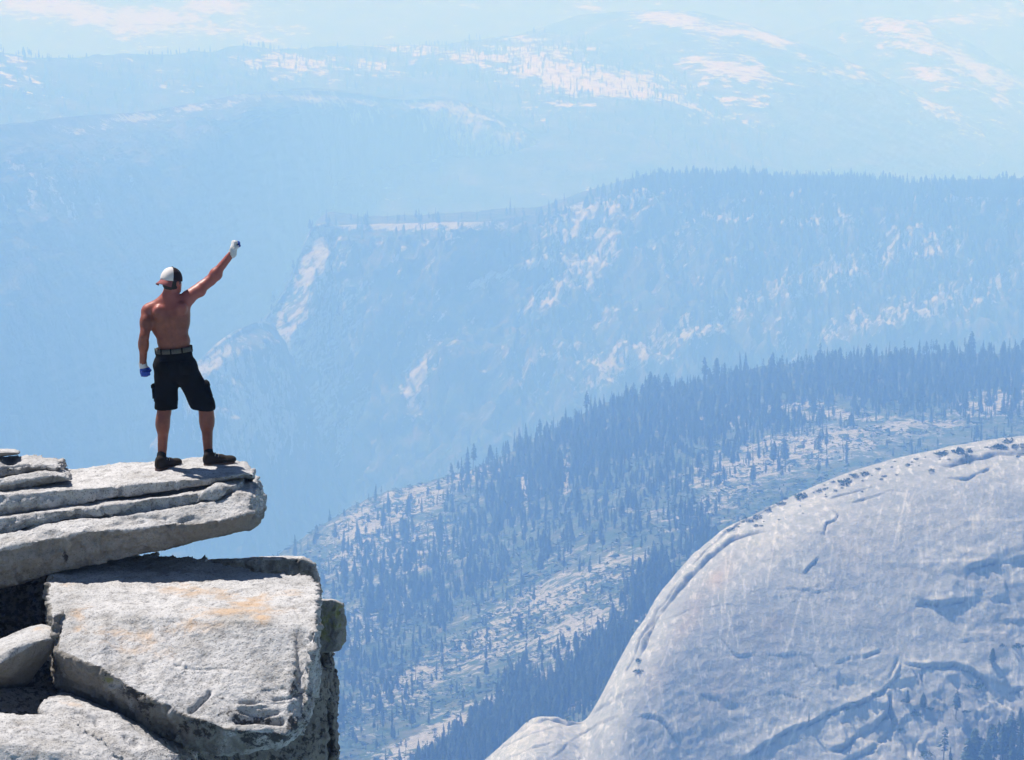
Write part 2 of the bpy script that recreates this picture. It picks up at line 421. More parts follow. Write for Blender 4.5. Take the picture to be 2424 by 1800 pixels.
cracks = [ ([(1225,1735),(1258,1716),(1300,1703),(1330,1708)], 3, 3.2, 2.0, 14), ([(1170,1782),(1230,1752),(1320,1722)], 2.2, 1.4, 1.0, 10), ([(1318,1704),(1345,1716),(1380,1712)], 3, 2.6, 1.5, 12), ([(1300,1800),(1360,1752),(1420,1712),(1470,1690)], 2.2, 1.4, 1.0, 12), ([(1200,1800),(1260,1776),(1310,1760)], 2, 1.2, .8, 10),  # polyline, width px, depth m, ledge m (upper side stands proud), reach px
 ([(1505,1570),(1524,1533),(1548,1470),(1597,1407),(1645,1358),(1694,1310),(1732,1281),(1771,1266),(1812,1260)], 4, 4.2, 4.5, 26),
 ([(1480,1600),(1520,1520),(1562,1440),(1612,1380)], 2.5, 2.6, 2.2, 16),
 ([(1640,1345),(1690,1290),(1760,1235),(1850,1195)], 2.5, 1.6, 2.0, 14),
 ([(1970,1206),(1984,1218),(1979,1232),(1955,1242),(1950,1271)], 3, 3.0, 2.6, 22),
 ([(1936,1324),(1918,1342),(1902,1358)], 2.5, 2.0, 1.4, 15),
 ([(2440,1322),(2343,1334),(2294,1349),(2284,1375)], 4, 4.0, 6.0, 55),
 ([(2160,1440),(2183,1428),(2226,1431),(2275,1426),(2323,1419)], 4, 3.6, 6.5, 60),
 ([(2217,1097),(2246,1102),(2294,1090),(2347,1078),(2440,1070)], 5, 4.5, 4.5, 30),
 ([(2240,1132),(2290,1134),(2330,1118),(2345,1106)], 3, 2.5, 2.5, 20),
 ([(2010,1190),(2060,1176),(2100,1162),(2150,1166)], 2.5, 1.6, 1.8, 16),
 ([(1960,1178),(2020,1162),(2075,1150)], 2.2, 1.4, 1.4, 12),
 ([(1700,1500),(1742,1552),(1839,1550),(1897,1550),(1926,1567),(1936,1584),(1975,1591)], 2.5, 1.8, 1.4, 18),
 ([(1977,1575),(2000,1563),(2028,1560),(2086,1542)], 3, 2.4, 2.0, 20),
 ([(1750,1808),(1761,1799),(1810,1765),(1858,1736),(1916,1712),(1965,1690),(2013,1673),(2081,1649),(2105,1625),(2125,1600),(2134,1571),(2145,1562)], 3.5, 4.6, 4.0, 26),
 ([(1960,1780),(1994,1775),(2023,1746),(2071,1717),(2105,1688),(2110,1644)], 6, 7.0, 6.0, 36),
 ([(1990,1808),(2062,1775),(2100,1741),(2125,1700)], 6, 6.0, 4.0, 30),
 ([(2108,1640),(2112,1690),(2116,1740)], 6, 5.0, 0, 20),
 ([(2134,1572),(2178,1578),(2255,1579),(2294,1590),(2323,1607),(2338,1634),(2355,1649),(2386,1640),(2440,1628)], 4.5, 5.2, 6.0, 36),
 ([(2160,1585),(2172,1603),(2178,1625)], 3, 2.6, 2.0, 14),
 ([(2185,1580),(2182,1600),(2185,1618)], 4, 3.0, 0, 14),
 ([(1510,1695),(1548,1697),(1577,1714),(1587,1736),(1600,1760)], 2.5, 2.2, 1.8, 18),
 ([(1400,1690),(1450,1660),(1490,1640)], 2.5, 1.4, 1.2, 12),
 ([(2128,1560),(2112,1590),(2102,1610)], 4, 3.2, 0, 14),
 ([(2160,1800),(2163,1770),(2178,1745)], 4, 3.4, 0, 14),
 ([(1560,1470),(1640,1440),(1720,1430),(1760,1436)], 1.8, 0.8, 0.7, 10),
 ([(1770,1400),(1850,1395),(1920,1398),(1945,1380)], 1.8, 0.9, 0.8, 10),
 ([(2290,1480),(2350,1470),(2424,1474)], 3, 1.6, 2.6, 30),
 ([(2270,1520),(2340,1515),(2390,1518)], 2.5, 1.2, 1.2, 20),
 ([(1640,1640),(1700,1655),(1760,1660),(1800,1648),(1850,1640),(1930,1672)], 1.8, 0.8, 0.6, 10),
 ([(1980,1375),(1960,1400),(1925,1404)], 2, 1.2, 1.2, 12),
 ([(1945,1515),(1968,1545)], 2.2, 1.2, 1.0, 10),
]
def facet(p, cell, seed, jitter=0.95):
    """broken-rock facets: every Voronoi cell is a tilted plane with its own offset, -1..1"""
    q = p / cell; i = np.floor(q).astype(np.int64); d1 = np.full(len(p), 9.0); val = np.zeros(len(p))
    for dx in (-1, 0, 1):
        for dy in (-1, 0, 1):
            for dz in (-1, 0, 1):
                c = i + np.array([dx, dy, dz])
                h = _perm[(_perm[(_perm[(c[:, 0] + seed) & 4095] + c[:, 1]) & 4095] + c[:, 2]) & 4095]
                o = np.stack([(_perm[h] % 97) / 97., (_perm[(h + 7) & 4095] % 89) / 89., (_perm[(h + 13) & 4095] % 83) / 83.], 1)
                r = q - (c + 0.5 + (o - 0.5) * jitter)
                d = np.linalg.norm(r, axis=1)
                n = d < d1
                v = (_g[h] * r).sum(1) * 1.1 + (_perm[(h + 29) & 4095] % 79) / 79. - 0.5
                val = np.where(n, v, val); d1 = np.where(n, d, d1)
    return val
def post_dome(sh):
    V = sh.V; sp = V.shape[:2]
    p = V.reshape(-1, 3)
    front = sstep(-0.02, 0.03, sh.S)
    # shell-like relief: broad scallops and fine wrinkles running across the face
    r1 = fbm(p / np.array([60, 60, 30]), 4, 101).reshape(sp)
    r2 = fbm(p / np.array([14, 14, 6]), 4, 102, 0.55, True).reshape(sp)
    r3 = fbm(p / np.array([4.5, 4.5, 2.4]), 3, 103, 0.6).reshape(sp)
    px, py = sh.proj(V)
    rough = 0.45 + 0.9 * sstep(1500, 1700, py) + 0.6 * sstep(1980, 2300, px) * sstep(1200, 1350, py) * (1 - sstep(1500, 1600, py))
    h = 1.6 * r1 * sstep(0.0, 0.12, sh.S) + (0.32 * r2 + 0.28 * r3) * rough * front
    jx = 6.0 * fbm(p / 8.0, 3, 55).reshape(sp); jy = 6.0 * fbm(p / 8.0, 3, 56).reshape(sp)
    brk = np.clip(0.75 + 1.5 * fbm(p / 11.0, 3, 57).reshape(sp), 0.12, 1.5)
    blk = sstep(1900, 2060, px) * sstep(1560, 1640, py) + 0.5 * sstep(2180, 2300, px) * sstep(1300, 1360, py) * (1 - sstep(1480, 1540, py))
    bx_ = facet(p + 2.5 * np.stack([noise3(p / 7., 5), noise3(p / 7., 6), noise3(p / 7., 7)], 1), 12.0, 4).reshape(sp)
    by_ = facet(p + 1.2 * np.stack([noise3(p / 3., 5), noise3(p / 3., 6), noise3(p / 3., 7)], 1), 5.0, 9).reshape(sp)
    h = h + blk * front * (1.1 * bx_ + 0.45 * by_)
    dark = np.zeros(sp)
    for poly, wd, dep, ledge, reach in cracks:
        x0, y0 = np.min(poly, 0) - 90; x1, y1 = np.max(poly, 0) + 90
        m = (px > x0) & (px < x1) & (py > y0) & (py < y1) & (sh.S > -0.02)
        d, side, al = dist_poly(px[m] + jx[m], py[m] + jy[m], poly)
        taper = sstep(0, 0.10, al) * sstep(0, 0.10, 1 - al) * 0.85 + 0.15
        g = -dep * 0.55 * np.exp(-(d / (wd * 0.62)) ** 2)
        # upper lip (negative side of a left-to-right line) stands proud, hangs over the groove
        up = np.where(side < 0, 1.0, 0.0) if poly[-1][0] > poly[0][0] else np.where(side > 0, 1.0, 0.0)
        l = ledge * 0.42 * up * np.exp(-d / reach)
        h[m] += 0.85 * (g + l) * taper * brk[m]
        dark[m] = np.maximum(dark[m], 0.75 * np.exp(-(d / (wd * 0.5)) ** 2) * taper * np.clip(brk[m], 0, 1))
    rsd = np.random.RandomState(77); fine_dk = np.zeros(sp)
    for k in range(90):
        x0_ = rsd.uniform(1450, 2420); y0_ = rsd.uniform(1120, 1700); L_ = rsd.uniform(40, 220); sl = rsd.uniform(-.05, .42) * (1 if x0_ < 2250 else .3)
        poly = [(x0_, y0_), (x0_ - sl * L_ * .5 + rsd.uniform(-4, 4), y0_ + L_ * .5), (x0_ - sl * L_, y0_ + L_)]
        m = (px > min(q[0] for q in poly) - 12) & (px < max(q[0] for q in poly) + 12) & (py > y0_ - 12) & (py < y0_ + L_ + 12) & (sh.S > 0)
        if not m.any(): continue
        d, _, al = dist_poly(px[m] + jx[m] * .5, py[m], poly)
        fine_dk[m] = np.maximum(fine_dk[m], rsd.uniform(.15, .45) * np.exp(-(d / rsd.uniform(.8, 2.0)) ** 2) * sstep(0, .2, al) * sstep(0, .3, 1 - al))
    sh.V = V + sh.N * h[..., None]
    st = blob(px, py, [(1700, 1370, 50, 22, -50, .6), (1630, 1460, 70, 24, -60, .42), (1560, 1600, 60, 30, -60, .3), (1830, 1480, 60, 40, 0, .25), (1690, 1640, 90, 30, -40, .2), (2010, 1300, 40, 90, 0, .15)])
    st = st * np.clip(0.7 + 1.2 * fbm(p / 9.0, 3, 120).reshape(sp), 0, 1.3)
    dk = 0.0
    for poly, wdt in (([(1665,1567),(1742,1552),(1839,1547),(1984,1547),(2086,1541)], 1.5), ([(1950,1590),(1900,1690),(1850,1800)], 2.5), ([(1900,1400),(1870,1520),(1830,1600)], 2.2), ([(2275,1500),(2345,1495),(2390,1500)], 2.5), ([(2150,1150),(2132,1230),(2110,1310)], 2.0), ([(1850,1690),(1800,1800)], 2.2), ([(2030,1600),(1985,1720)], 2.0)):
        d, _, al = dist_poly(px + jx * 0.4, py + jy * 0.4, poly)
        dk = np.maximum(dk, 0.55 * np.exp(-(d / wdt) ** 2) * sstep(0, .1, al) * sstep(0, .1, 1 - al))
    dk = np.maximum(dk, fine_dk)
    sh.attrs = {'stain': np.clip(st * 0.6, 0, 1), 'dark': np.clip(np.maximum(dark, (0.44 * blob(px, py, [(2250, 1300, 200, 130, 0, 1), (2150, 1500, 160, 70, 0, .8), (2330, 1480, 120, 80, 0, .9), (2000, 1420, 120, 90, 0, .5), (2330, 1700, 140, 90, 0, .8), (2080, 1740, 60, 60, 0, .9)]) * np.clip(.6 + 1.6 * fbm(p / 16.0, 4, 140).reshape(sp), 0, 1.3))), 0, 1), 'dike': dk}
dome_prof = smooth_prof([(a_ * .82, b_ * .82) for a_, b_ in [(0, 0), (26, 5), (50, 20), (74, 46), (100, 80), (128, 114), (165, 146), (215, 172), (290, 215)]])
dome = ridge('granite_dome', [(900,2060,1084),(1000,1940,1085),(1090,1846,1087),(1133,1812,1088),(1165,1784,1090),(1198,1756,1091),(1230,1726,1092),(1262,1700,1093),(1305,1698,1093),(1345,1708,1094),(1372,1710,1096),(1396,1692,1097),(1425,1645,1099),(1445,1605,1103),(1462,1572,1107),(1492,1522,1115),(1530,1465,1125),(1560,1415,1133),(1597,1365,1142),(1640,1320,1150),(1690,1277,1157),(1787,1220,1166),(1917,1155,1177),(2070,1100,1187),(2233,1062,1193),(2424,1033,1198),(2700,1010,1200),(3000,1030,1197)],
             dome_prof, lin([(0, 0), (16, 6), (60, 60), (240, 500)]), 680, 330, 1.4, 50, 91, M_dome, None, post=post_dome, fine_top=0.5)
tag(dome.ob, kind='structure')

def seat(sh, px, py):
    """surface point of a landform in the photograph's direction"""
    V = sh.V[sh.nb:]
    if not hasattr(sh, 'pp'): sh.pp = sh.proj(V)
    i = np.argmin((sh.pp[0] - px) ** 2 + (sh.pp[1] - py) ** 2)
    return V.reshape(-1, 3)[i]

# ------------------------------------------------------------------ pines
M_bark = plain('pine_bark', (0.115, 0.082, 0.062), 0.95, 0.1)
def needle_mat():
    t = NT('pine_needles')
    v = t.mapping((1, 1, 1), coord='Object')
    n = t.noise(v, 9.0, 3, 0.6)
    col = t.ramp(n, [(0.35, (0.014, 0.030, 0.016)), (0.65, (0.040, 0.066, 0.030))])
    return t.bsdf(col, 0.8, None, 0.15)
M_needle = needle_mat()
M_shrub = plain('manzanita_leaves', (0.030, 0.058, 0.028), 0.85, 0.15)

def pine_meshes(kind, seed):
    """unit-height tree; kind 0 dense fir spire, 1 open pine with bare lower stem, 2 narrow young, 3 broad old, 4 sparse snag-topped"""
    rs = np.random.RandomState(seed)
    z0, rmax, lv, nb_, power, gap = {0: (.10, .150, 30, 8, .85, .05), 1: (.38, .175, 20, 8, .5, .25), 2: (.06, .110, 26, 7, .9, .05),
                                3: (.22, .230, 26, 10, .5, .2), 4: (.50, .11, 16, 5, .5, .35)}[kind]
    vs, fs = [], []
    for k in range(lv):
        t = (k + rs.uniform(-.3, .3)) / lv; t = min(max(t, 0), .985)
        z = z0 + (1 - z0) * t
        prof = (1 - t) ** power * (0.45 + 0.55 * min(1, (t + .04) / .22))
        for b in range(nb_):
            if rs.rand() < gap: continue
            a = rs.uniform(0, 2 * math.pi); r = rmax * prof * rs.uniform(.55, 1.2) + .006
            c, s = math.cos(a), math.sin(a)
            zz = z + rs.uniform(-.012, .012)
            droop = rs.uniform(.05, .45) * r
            w = r * rs.uniform(.28, .5); th = rs.uniform(.010, .024)
            pts = [(c * r * .15, s * r * .15, zz + th), (c * r * .6 - s * w, s * r * .6 + c * w, zz - droop * .5 + rs.uniform(-.01, .01)),
                   (c * r, s * r, zz - droop), (c * r * .6 + s * w, s * r * .6 - c * w, zz - droop * .5 + rs.uniform(-.01, .01)), (c * r * .55, s * r * .55, zz + th - droop * .2)]
            i = len(vs); vs += pts
            fs += [(i, i + 1, i + 4), (i + 1, i + 2, i + 4), (i + 2, i + 3, i + 4), (i + 3, i, i + 4)]
    # leader
    for a in range(3):
        c, s = math.cos(a * 2.1), math.sin(a * 2.1); i = len(vs)
        vs += [(c * .012, s * .012, .93), (-s * .012, c * .012, .94), (0, 0, 1.0)]; fs.append((i, i + 1, i + 2))
    crown = mesh_np('crown', vs, fs, M_needle, False)
    tv, tf = [], []
    for z, r in ((-.04, .017), (.3, .012), (.7, .007), (.96, .002)):
        for q in range(5): tv.append((r * math.cos(q * 1.2566), r * math.sin(q * 1.2566), z))
    for k in range(3):
        for q in range(5): tf.append((k * 5 + q, k * 5 + (q + 1) % 5, k * 5 + 5 + (q + 1) % 5, k * 5 + 5 + q))
    trunk = mesh_np('trunk', tv, tf, M_bark)
    return crown, trunk
PINES = [pine_meshes(k, 40 + i) for i, k in enumerate((0, 0, 1, 1, 2, 3, 4))]
pine_rs = random.Random(5)
KINDW = ['dense dark', 'dense dark', 'open-crowned', 'open-crowned', 'narrow young', 'broad old', 'thin sparse']
first_parts = {}
def pine(loc, h, v, label, group):
    o = empty('pine_tree', loc, label, 'tree', group)
    w = h * pine_rs.uniform(.8, 1.35)
    o.scale = (w, w, h); o.rotation_euler = (pine_rs.uniform(-.04, .04), pine_rs.uniform(-.04, .04), pine_rs.uniform(0, 6.28))
    c = bpy.data.objects.new('crown', PINES[v][0]); link(c, o)
    t = bpy.data.objects.new('trunk', PINES[v][1]); link(t, o)
    first_parts.setdefault(v, (c, t))
    return o

# trees growing on the dome: photo position of the foot, height in photo pixels, kind, label
pine_list = [
 (2262, 1702, 72, 3, 'broad pine standing alone on the lower dome, casting a dark shadow below it'),
 (2349, 1576, 42, 5, 'small pine above the curved overhang near the right side of the dome'),
 (2232, 1832, 118, 6, 'tall sparse pine rising from the bottom edge in front of the dome'),
 (1916, 1708, 30, 4, 'little spindly pine beside the long diagonal crack on the dome'),
 (2150, 1672, 40, 5, 'small pine at the left end of the bushy ledge on the dome'),
 (2185, 1684, 44, 5, 'rounded pine among the bushes in the centre of the ledge on the dome'),
]
DOME_CLUMP = [(2310, 1812, 92), (2335, 1790, 80), (2352, 1830, 120), (2372, 1800, 96), (2392, 1778, 92), (2410, 1812, 130), (2420, 1765, 84), (2290, 1836, 90), (2330, 1850, 100), (2395, 1850, 120), (2365, 1760, 60), (2418, 1730, 60), (2345, 1752, 44), (2250, 1850, 84)]
def px_h(p, hpx): return hpx * (p[1] * CP - p[2] * SP) / FPX
for (x, y, hp, v, lab) in pine_list:
    p = seat(dome, x, y); pine(tuple(p), px_h(p, hp), v, lab, 'pines growing on the granite dome')
for k, (x, y, hp) in enumerate(DOME_CLUMP):
    p = seat(dome, x, min(y, 1860)); pine(tuple(p), px_h(p, hp), (5, 0, 3, 5)[k % 4], 'dark pine in the clump at the lower right corner', 'pines of the lower right clump')

# shrubs
def shrub_mesh(seed, flat):
    rs = np.random.RandomState(seed); vs, fs = [], []
    for k in range(150):
        d = rs.randn(3); d /= np.linalg.norm(d); d[2] = abs(d[2]); r = rs.uniform(.45, 1.0) * (1 + .25 * math.sin(3 * math.atan2(d[1], d[0]) + seed))
        c = d * r * np.array([1, 1, flat]); s = rs.uniform(.10, .22)
        a, b = rs.randn(3), rs.randn(3); i = len(vs)
        vs += [tuple(c + a * s * .6), tuple(c + b * s * .6), tuple(c - (a + b) * s * .4)]; fs.append((i, i + 1, i + 2))
    return mesh_np('shrub', vs, fs, M_shrub, False)
SHRUBS = [shrub_mesh(k, f) for k, f in enumerate((.8, .5, .35, .65))]
def shrub(sh, x, y, wpx, v, label, group):
    p = seat(sh, x, y); r = px_h(p, wpx / 2)
    o = bpy.data.objects.new('shrub', SHRUBS[v]); link(o); o.location = tuple(p); o.scale = (r, r, r); o.rotation_euler = (0, 0, x)
    tag(o, label, 'shrub', group)
crest = [(1858,1186,22),(1838,1196,14),(1897,1172,26),(1885,1184,16),(1972,1143,24),(2003,1134,30),(1990,1141,16),(2047,1116,22),(2090,1122,18),(2115,1096,14),(1820,1203,16),(1800,1216,22),(1940,1160,12),(1930,1166,12),(1775,1226,18),(1740,1250,24),(2050,1132,14),(2165,1088,16),(2150,1094,12),(2190,1076,10),(2230,1068,24),(2270,1064,30),(2299,1062,14),(2340,1052,10),(2386,1044,32),(2372,1055,28),(2405,1056,20),(2416,1052,16),(2076,1102,10),(1955,1150,12),(2022,1124,14),(2210,1110,12)]
rsc = np.random.RandomState(12)
more = []
for (x, y, w) in crest:
    more.append((x + rsc.uniform(-7, 7), y + rsc.uniform(-3, 13), w * rsc.choice([.6, .9, 1.2, 1.5])))
    for _ in range(rsc.choice([0, 0, 1, 2, 3])): more.append((x + rsc.uniform(-26, 26), y + rsc.uniform(-4, 34), w * rsc.uniform(.25, .7)))
crest = more
for k, (x, y, w) in enumerate(crest):
    z = 'left shoulder' if x < 1880 else 'middle' if x < 2120 else 'right end'
    s_ = 'large' if w > 23 else 'small' if w < 15 else 'mid-sized'
    shrub(dome, x, y, w, k % 4, f'{s_} low shrub on the {z} of the dome\'s crest', 'shrubs on the crest of the dome')
for k, (x, y, w, lab) in enumerate([(2066,1648,22,'round bush at the upper end of the diagonal crack on the dome'),(2020,1668,14,'small bush near the upper end of the diagonal crack on the dome'),(2003,1678,26,'largest round bush on the diagonal crack across the dome'),(1960,1692,18,'flat bush halfway along the diagonal crack on the dome'),(1938,1706,18,'bush near the lower end of the diagonal crack on the dome'),
    (2313,1626,46,'wide green mat of brush under the curved overhang on the dome'),(2200,1676,26,'bush right of the small pines on the bushy ledge'),(2168,1690,30,'bush below the small pines on the bushy ledge'),(2222,1690,20,'bush between the bushy ledge and the lone broad pine'),(2140,1660,22,'bush at the upper left of the bushy ledge'),(2285,1686,22,'bush just right of the lone broad pine'),(2133,1726,16,'small round bush on bare rock below the bushy ledge'),(2133,1754,10,'tiny bush on bare rock near the bottom of the dome'),
    (1512,1564,22,'dark bush on the steep left edge of the dome, upper of two'),(1510,1590,28,'dark bush on the steep left edge of the dome, lower of two'),(2195,1790,34,'dark bush at the bottom edge beside the tall sparse pine'),(2372,1534,20,'dark small bush under the right hand ledge of the dome'),(2410,1530,34,'dark brush along the right hand ledge of the dome'),(2320,1752,30,'bush at the left of the dark pine clump'),(1245,1706,14,'small bush on the low granite swell left of the dome'),(1345,1700,18,'bush in the notch between the two granite domes')]):
    shrub(dome, x, y, w, k % 4, lab, 'shrubs on the face of the domes')

# pines on the hillside
def scatter(sh, n, dens, seed, screen=False):
    rs = np.random.RandomState(seed)
    V = sh.V[sh.nb - 3:]; px, py = sh.proj(V)
    a = np.abs(np.gradient(px, axis=1) * np.gradient(py, axis=0)) if screen else np.abs(np.gradient(V[..., 0], axis=1) * np.hypot(np.gradient(V[..., 1], axis=0), np.gradient(V[..., 2], axis=0)))
    w = (a * dens(px, py, V)); w[(px < -80) | (px > 2500) | (py > 1900)] = 0
    w = w.ravel() / w.sum()
    i = rs.choice(w.size, n, p=w)
    q = V.reshape(-1, 3)[i] + rs.uniform(-.5, .5, (n, 3)) * np.array([V[0, 1, 0] - V[0, 0, 0], 0, 0])
    return q, px.ravel()[i], py.ravel()[i]
def dens1(px, py, V):
    p = V.reshape(-1, 3)
    cl = np.clip(0.50 + 1.5 * fbm(p / 90.0, 4, 77).reshape(px.shape), 0.03, 2) ** 1.8
    d = 0.45 * cl
    line = np.interp(px, [900, 1060, 1300, 1560, 2000, 2424], [1075, 1110, 1040, 930, 862, 850])
    d += 2.6 * sstep(-20, 10, py - line) * (1 - sstep(95, 170, py - line)) * sstep(1050, 1350, px)
    d += 1.3 * blob(px, py, [(1250, 1200, 170, 80, -25, 1), (1550, 1120, 200, 70, -20, .8), (1400, 1240, 160, 60, -25, .7), (950, 1400, 110, 120, 0, .9), (1130, 1330, 90, 90, 0, .8), (850, 1600, 90, 120, 0, .5)])
    d += 6.0 * blob(px, py, [(1440, 1590, 70, 50, -60, 1), (1360, 1640, 110, 34, -30, .9), (1540, 1420, 40, 60, 30, .8), (1240, 1690, 60, 50, -40, .9), (1150, 1760, 70, 40, -40, .9), (1050, 1800, 70, 24, -30, .6), (1650, 1290, 40, 40, 30, .6)])
    d *= 1 - 0.9 * np.clip(blob(px, py, [(2000, 985, 220, 16, 4, 1), (1880, 968, 140, 14, -4, 1), (2350, 960, 90, 30, -8, .9), (2150, 1012, 150, 26, -5, .9), (1050, 1730, 230, 16, -28, 1), (960, 1170, 90, 30, -20, .6), (1240, 1150, 10, 50, 0, 1), (1340, 1130, 10, 46, 0, 1), (860, 1240, 90, 40, -25, .6)]), 0, 1)
    return d
q, qx, qy = scatter(slope, 9500, dens1, 17, True)
rs1 = np.random.RandomState(9)
dist = q[:, 1] * CP - q[:, 2] * SP
gully = blob(qx, qy, [(1440, 1590, 80, 60, -60, 1), (1360, 1640, 120, 40, -30, 1), (1540, 1420, 50, 70, 30, 1), (1240, 1690, 70, 60, -40, 1), (1130, 1770, 110, 40, -40, 1)]) > 0.35
hh = np.clip(np.exp(rs1.randn(len(q)) * 0.34) * np.where(gully, 50, 31.0), 11, 68) * dist / FPX
size = hh * FPX / dist
vis = (qx > 640) & (qx < 2440) & (qy < 1830) & ~((qx < 760) & (qy > 1400))
# a tree whose foot would be hidden behind the dome does not count as seen
dome_line = np.interp(qx, [1133, 1264, 1373, 1440, 1530, 1640, 1787, 2070, 2424], [1800, 1678, 1700, 1690, 1465, 1320, 1220, 1100, 1033])
vis &= (qy < dome_line + 8)
order = np.argsort(-(size * vis)); n_ind = 300 - len(pine_list) - len(DOME_CLUMP)
ind = order[:n_ind]; rest = order[n_ind:]
def where_on_slope(x, y):
    if x > 1330 and y > np.interp(x, [1330, 1560, 1750], [1560, 1400, 1220]): return 'against the foot of the dome'
    if x < 1330 and y > 1660 - (x - 1100) * 0.2 and x > 980: return 'in the gully left of the granite swell'
    if y < np.interp(x, [900, 1060, 1300, 1560, 2000, 2424], [1160, 1150, 1090, 990, 915, 905]): return 'along the forested crest'
    if x < 900: return 'on the slope just right of the lichen block' if y > 1400 else 'on the pale rocky left shoulder'
    if x < 1150: return 'in brush above the pale rock strip' if y > 1450 else 'in the left part of the hillside'
    if x < 1450: return 'on the stony middle of the hillside' if y > 1350 else 'in the upper middle wood'
    if x < 1900: return 'in the wood above the dome\'s left shoulder'
    return 'among outcrops above the dome\'s right end'
vk = rs1.choice(7, len(q), p=[.24, .2, .16, .12, .12, .08, .08])
for i in ind:
    s_ = 'tall' if size[i] > np.percentile(size[ind], 66) else 'short' if size[i] < np.percentile(size[ind], 25) else 'mid-height'
    pine(tuple(q[i]), float(hh[i]), int(vk[i]), f'{s_} {KINDW[vk[i]]} pine {where_on_slope(qx[i], qy[i])}', 'pines on the hillside')

def ordinal_labels():
    words = ['first', 'second', 'third', 'fourth', 'fifth', 'sixth', 'seventh', 'eighth', 'ninth', 'tenth', 'eleventh', 'twelfth', 'thirteenth', 'fourteenth', 'fifteenth', 'sixteenth', 'seventeenth', 'eighteenth', 'nineteenth', 'twentieth'] + ['twenty-' + w_ for w_ in ('first', 'second', 'third', 'fourth', 'fifth', 'sixth', 'seventh', 'eighth', 'ninth')] + ['thirtieth'] + ['thirty-' + w_ for w_ in ('first', 'second', 'third', 'fourth', 'fifth', 'sixth', 'seventh', 'eighth', 'ninth')] + ['fortieth'] + ['forty-' + w_ for w_ in ('first', 'second', 'third', 'fourth', 'fifth', 'sixth', 'seventh', 'eighth', 'ninth')]
    by = {}
    for o in sc.objects:
        if o.get('category') in ('tree', 'shrub'): by.setdefault(o['label'], []).append(o)
    for lab, obs in by.items():
        if len(obs) < 2: continue
        obs.sort(key=lambda o: o.location.x / o.location.y)
        for k, o in enumerate(obs):
            w_ = 'leftmost' if k == 0 else 'rightmost' if k == len(obs) - 1 else words[min(k, len(words) - 1)] + ' from left'
            o['label'] = f"{w_}: {lab}" if len(f"{w_} {lab}".split()) <= 16 else f"{w_} {lab}"
def forest(name, pts, scales, seed, group=None):
    """one object of many trees: points that carry instances of the trees already built"""
    me = bpy.data.meshes.new(name)
    me.vertices.add(len(pts)); me.vertices.foreach_set('co', np.asarray(pts, np.float32).ravel())
    a = me.attributes.new('tree_size', 'FLOAT', 'POINT'); a.data.foreach_set('value', np.asarray(scales, np.float32))
    me.update()
    o = bpy.data.objects.new(name, me); link(o)
    ng = bpy.data.node_groups.new(name, 'GeometryNodeTree')
    ng.interface.new_socket('Geometry', in_out='INPUT', socket_type='NodeSocketGeometry')
    ng.interface.new_socket('Geometry', in_out='OUTPUT', socket_type='NodeSocketGeometry')
    N, L = ng.nodes.new, ng.links.new
    gi, go = N('NodeGroupInput'), N('NodeGroupOutput')
    jall = N('GeometryNodeJoinGeometry')
    for v, (c, t) in sorted(first_parts.items()):
        j = N('GeometryNodeJoinGeometry')
        for ob in (c, t):
            oi = N('GeometryNodeObjectInfo'); oi.inputs['Object'].default_value = ob; oi.transform_space = 'ORIGINAL'
            L(oi.outputs['Geometry'], j.inputs[0])
        g2i = N('GeometryNodeGeometryToInstance'); L(j.outputs[0], g2i.inputs[0]); L(g2i.outputs[0], jall.inputs[0])
    iop = N('GeometryNodeInstanceOnPoints')
    L(gi.outputs[0], iop.inputs['Points']); L(jall.outputs[0], iop.inputs['Instance'])
    iop.inputs['Pick Instance'].default_value = True
    rv = N('FunctionNodeRandomValue'); rv.data_type = 'FLOAT_VECTOR'
    rv.inputs[0].default_value = (0, 0, 0); rv.inputs[1].default_value = (0.05, 0.05, 6.283)
    L(rv.outputs[0], iop.inputs['Rotation'])
    at = N('GeometryNodeInputNamedAttribute'); at.data_type = 'FLOAT'; at.inputs['Name'].default_value = 'tree_size'
    L(at.outputs['Attribute'], iop.inputs['Scale'])
    L(iop.outputs[0], go.inputs[0])
    md = o.modifiers.new('trees', 'NODES'); md.node_group = ng
    return tag(o, kind='stuff')
ordinal_labels()
M_log = plain('bleached_log', (0.45, 0.42, 0.38), 0.9)
for x, y, L, a, lab in ((953, 1436, 5, 1.9, 'bleached fallen log on the left of the hillside, steeply tilted'), (1014, 1445, 4, .3, 'short bright fallen log lying on the left of the hillside'), (1047, 1325, 8, 2.1, 'long thin fallen log among pines left of the hillside middle'), (1163, 1257, 5, .8, 'small fallen log in the upper middle wood'), (1328, 1278, 4, .5, 'fallen log on the stony ground of the upper hillside'), (1230, 1224, 4, 1.2, 'pale upright stump near the upper middle wood')):
    p = seat(slope, x, y); bm = bmesh.new(); bmesh.ops.create_cone(bm, segments=7, radius1=.45, radius2=.25, depth=L, cap_ends=True)
    for v in bm.verts: v.co = Vector((v.co.x + .15 * math.sin(v.co.z * 1.3), v.co.y, v.co.z))
    me = bpy.data.meshes.new('fallen_log'); bm.to_mesh(me); bm.free(); me.materials.append(M_log)
    o = link(bpy.data.objects.new('fallen_log', me)); o.location = (p[0], p[1], p[2] + 1.0); o.rotation_euler = (0, math.pi / 2 - (a - 1.2), a)
    tag(o, lab, 'log', 'fallen logs on the hillside')
bpy.context.view_layer.update()
forest('pine_forest', q[rest], hh[rest], 1)
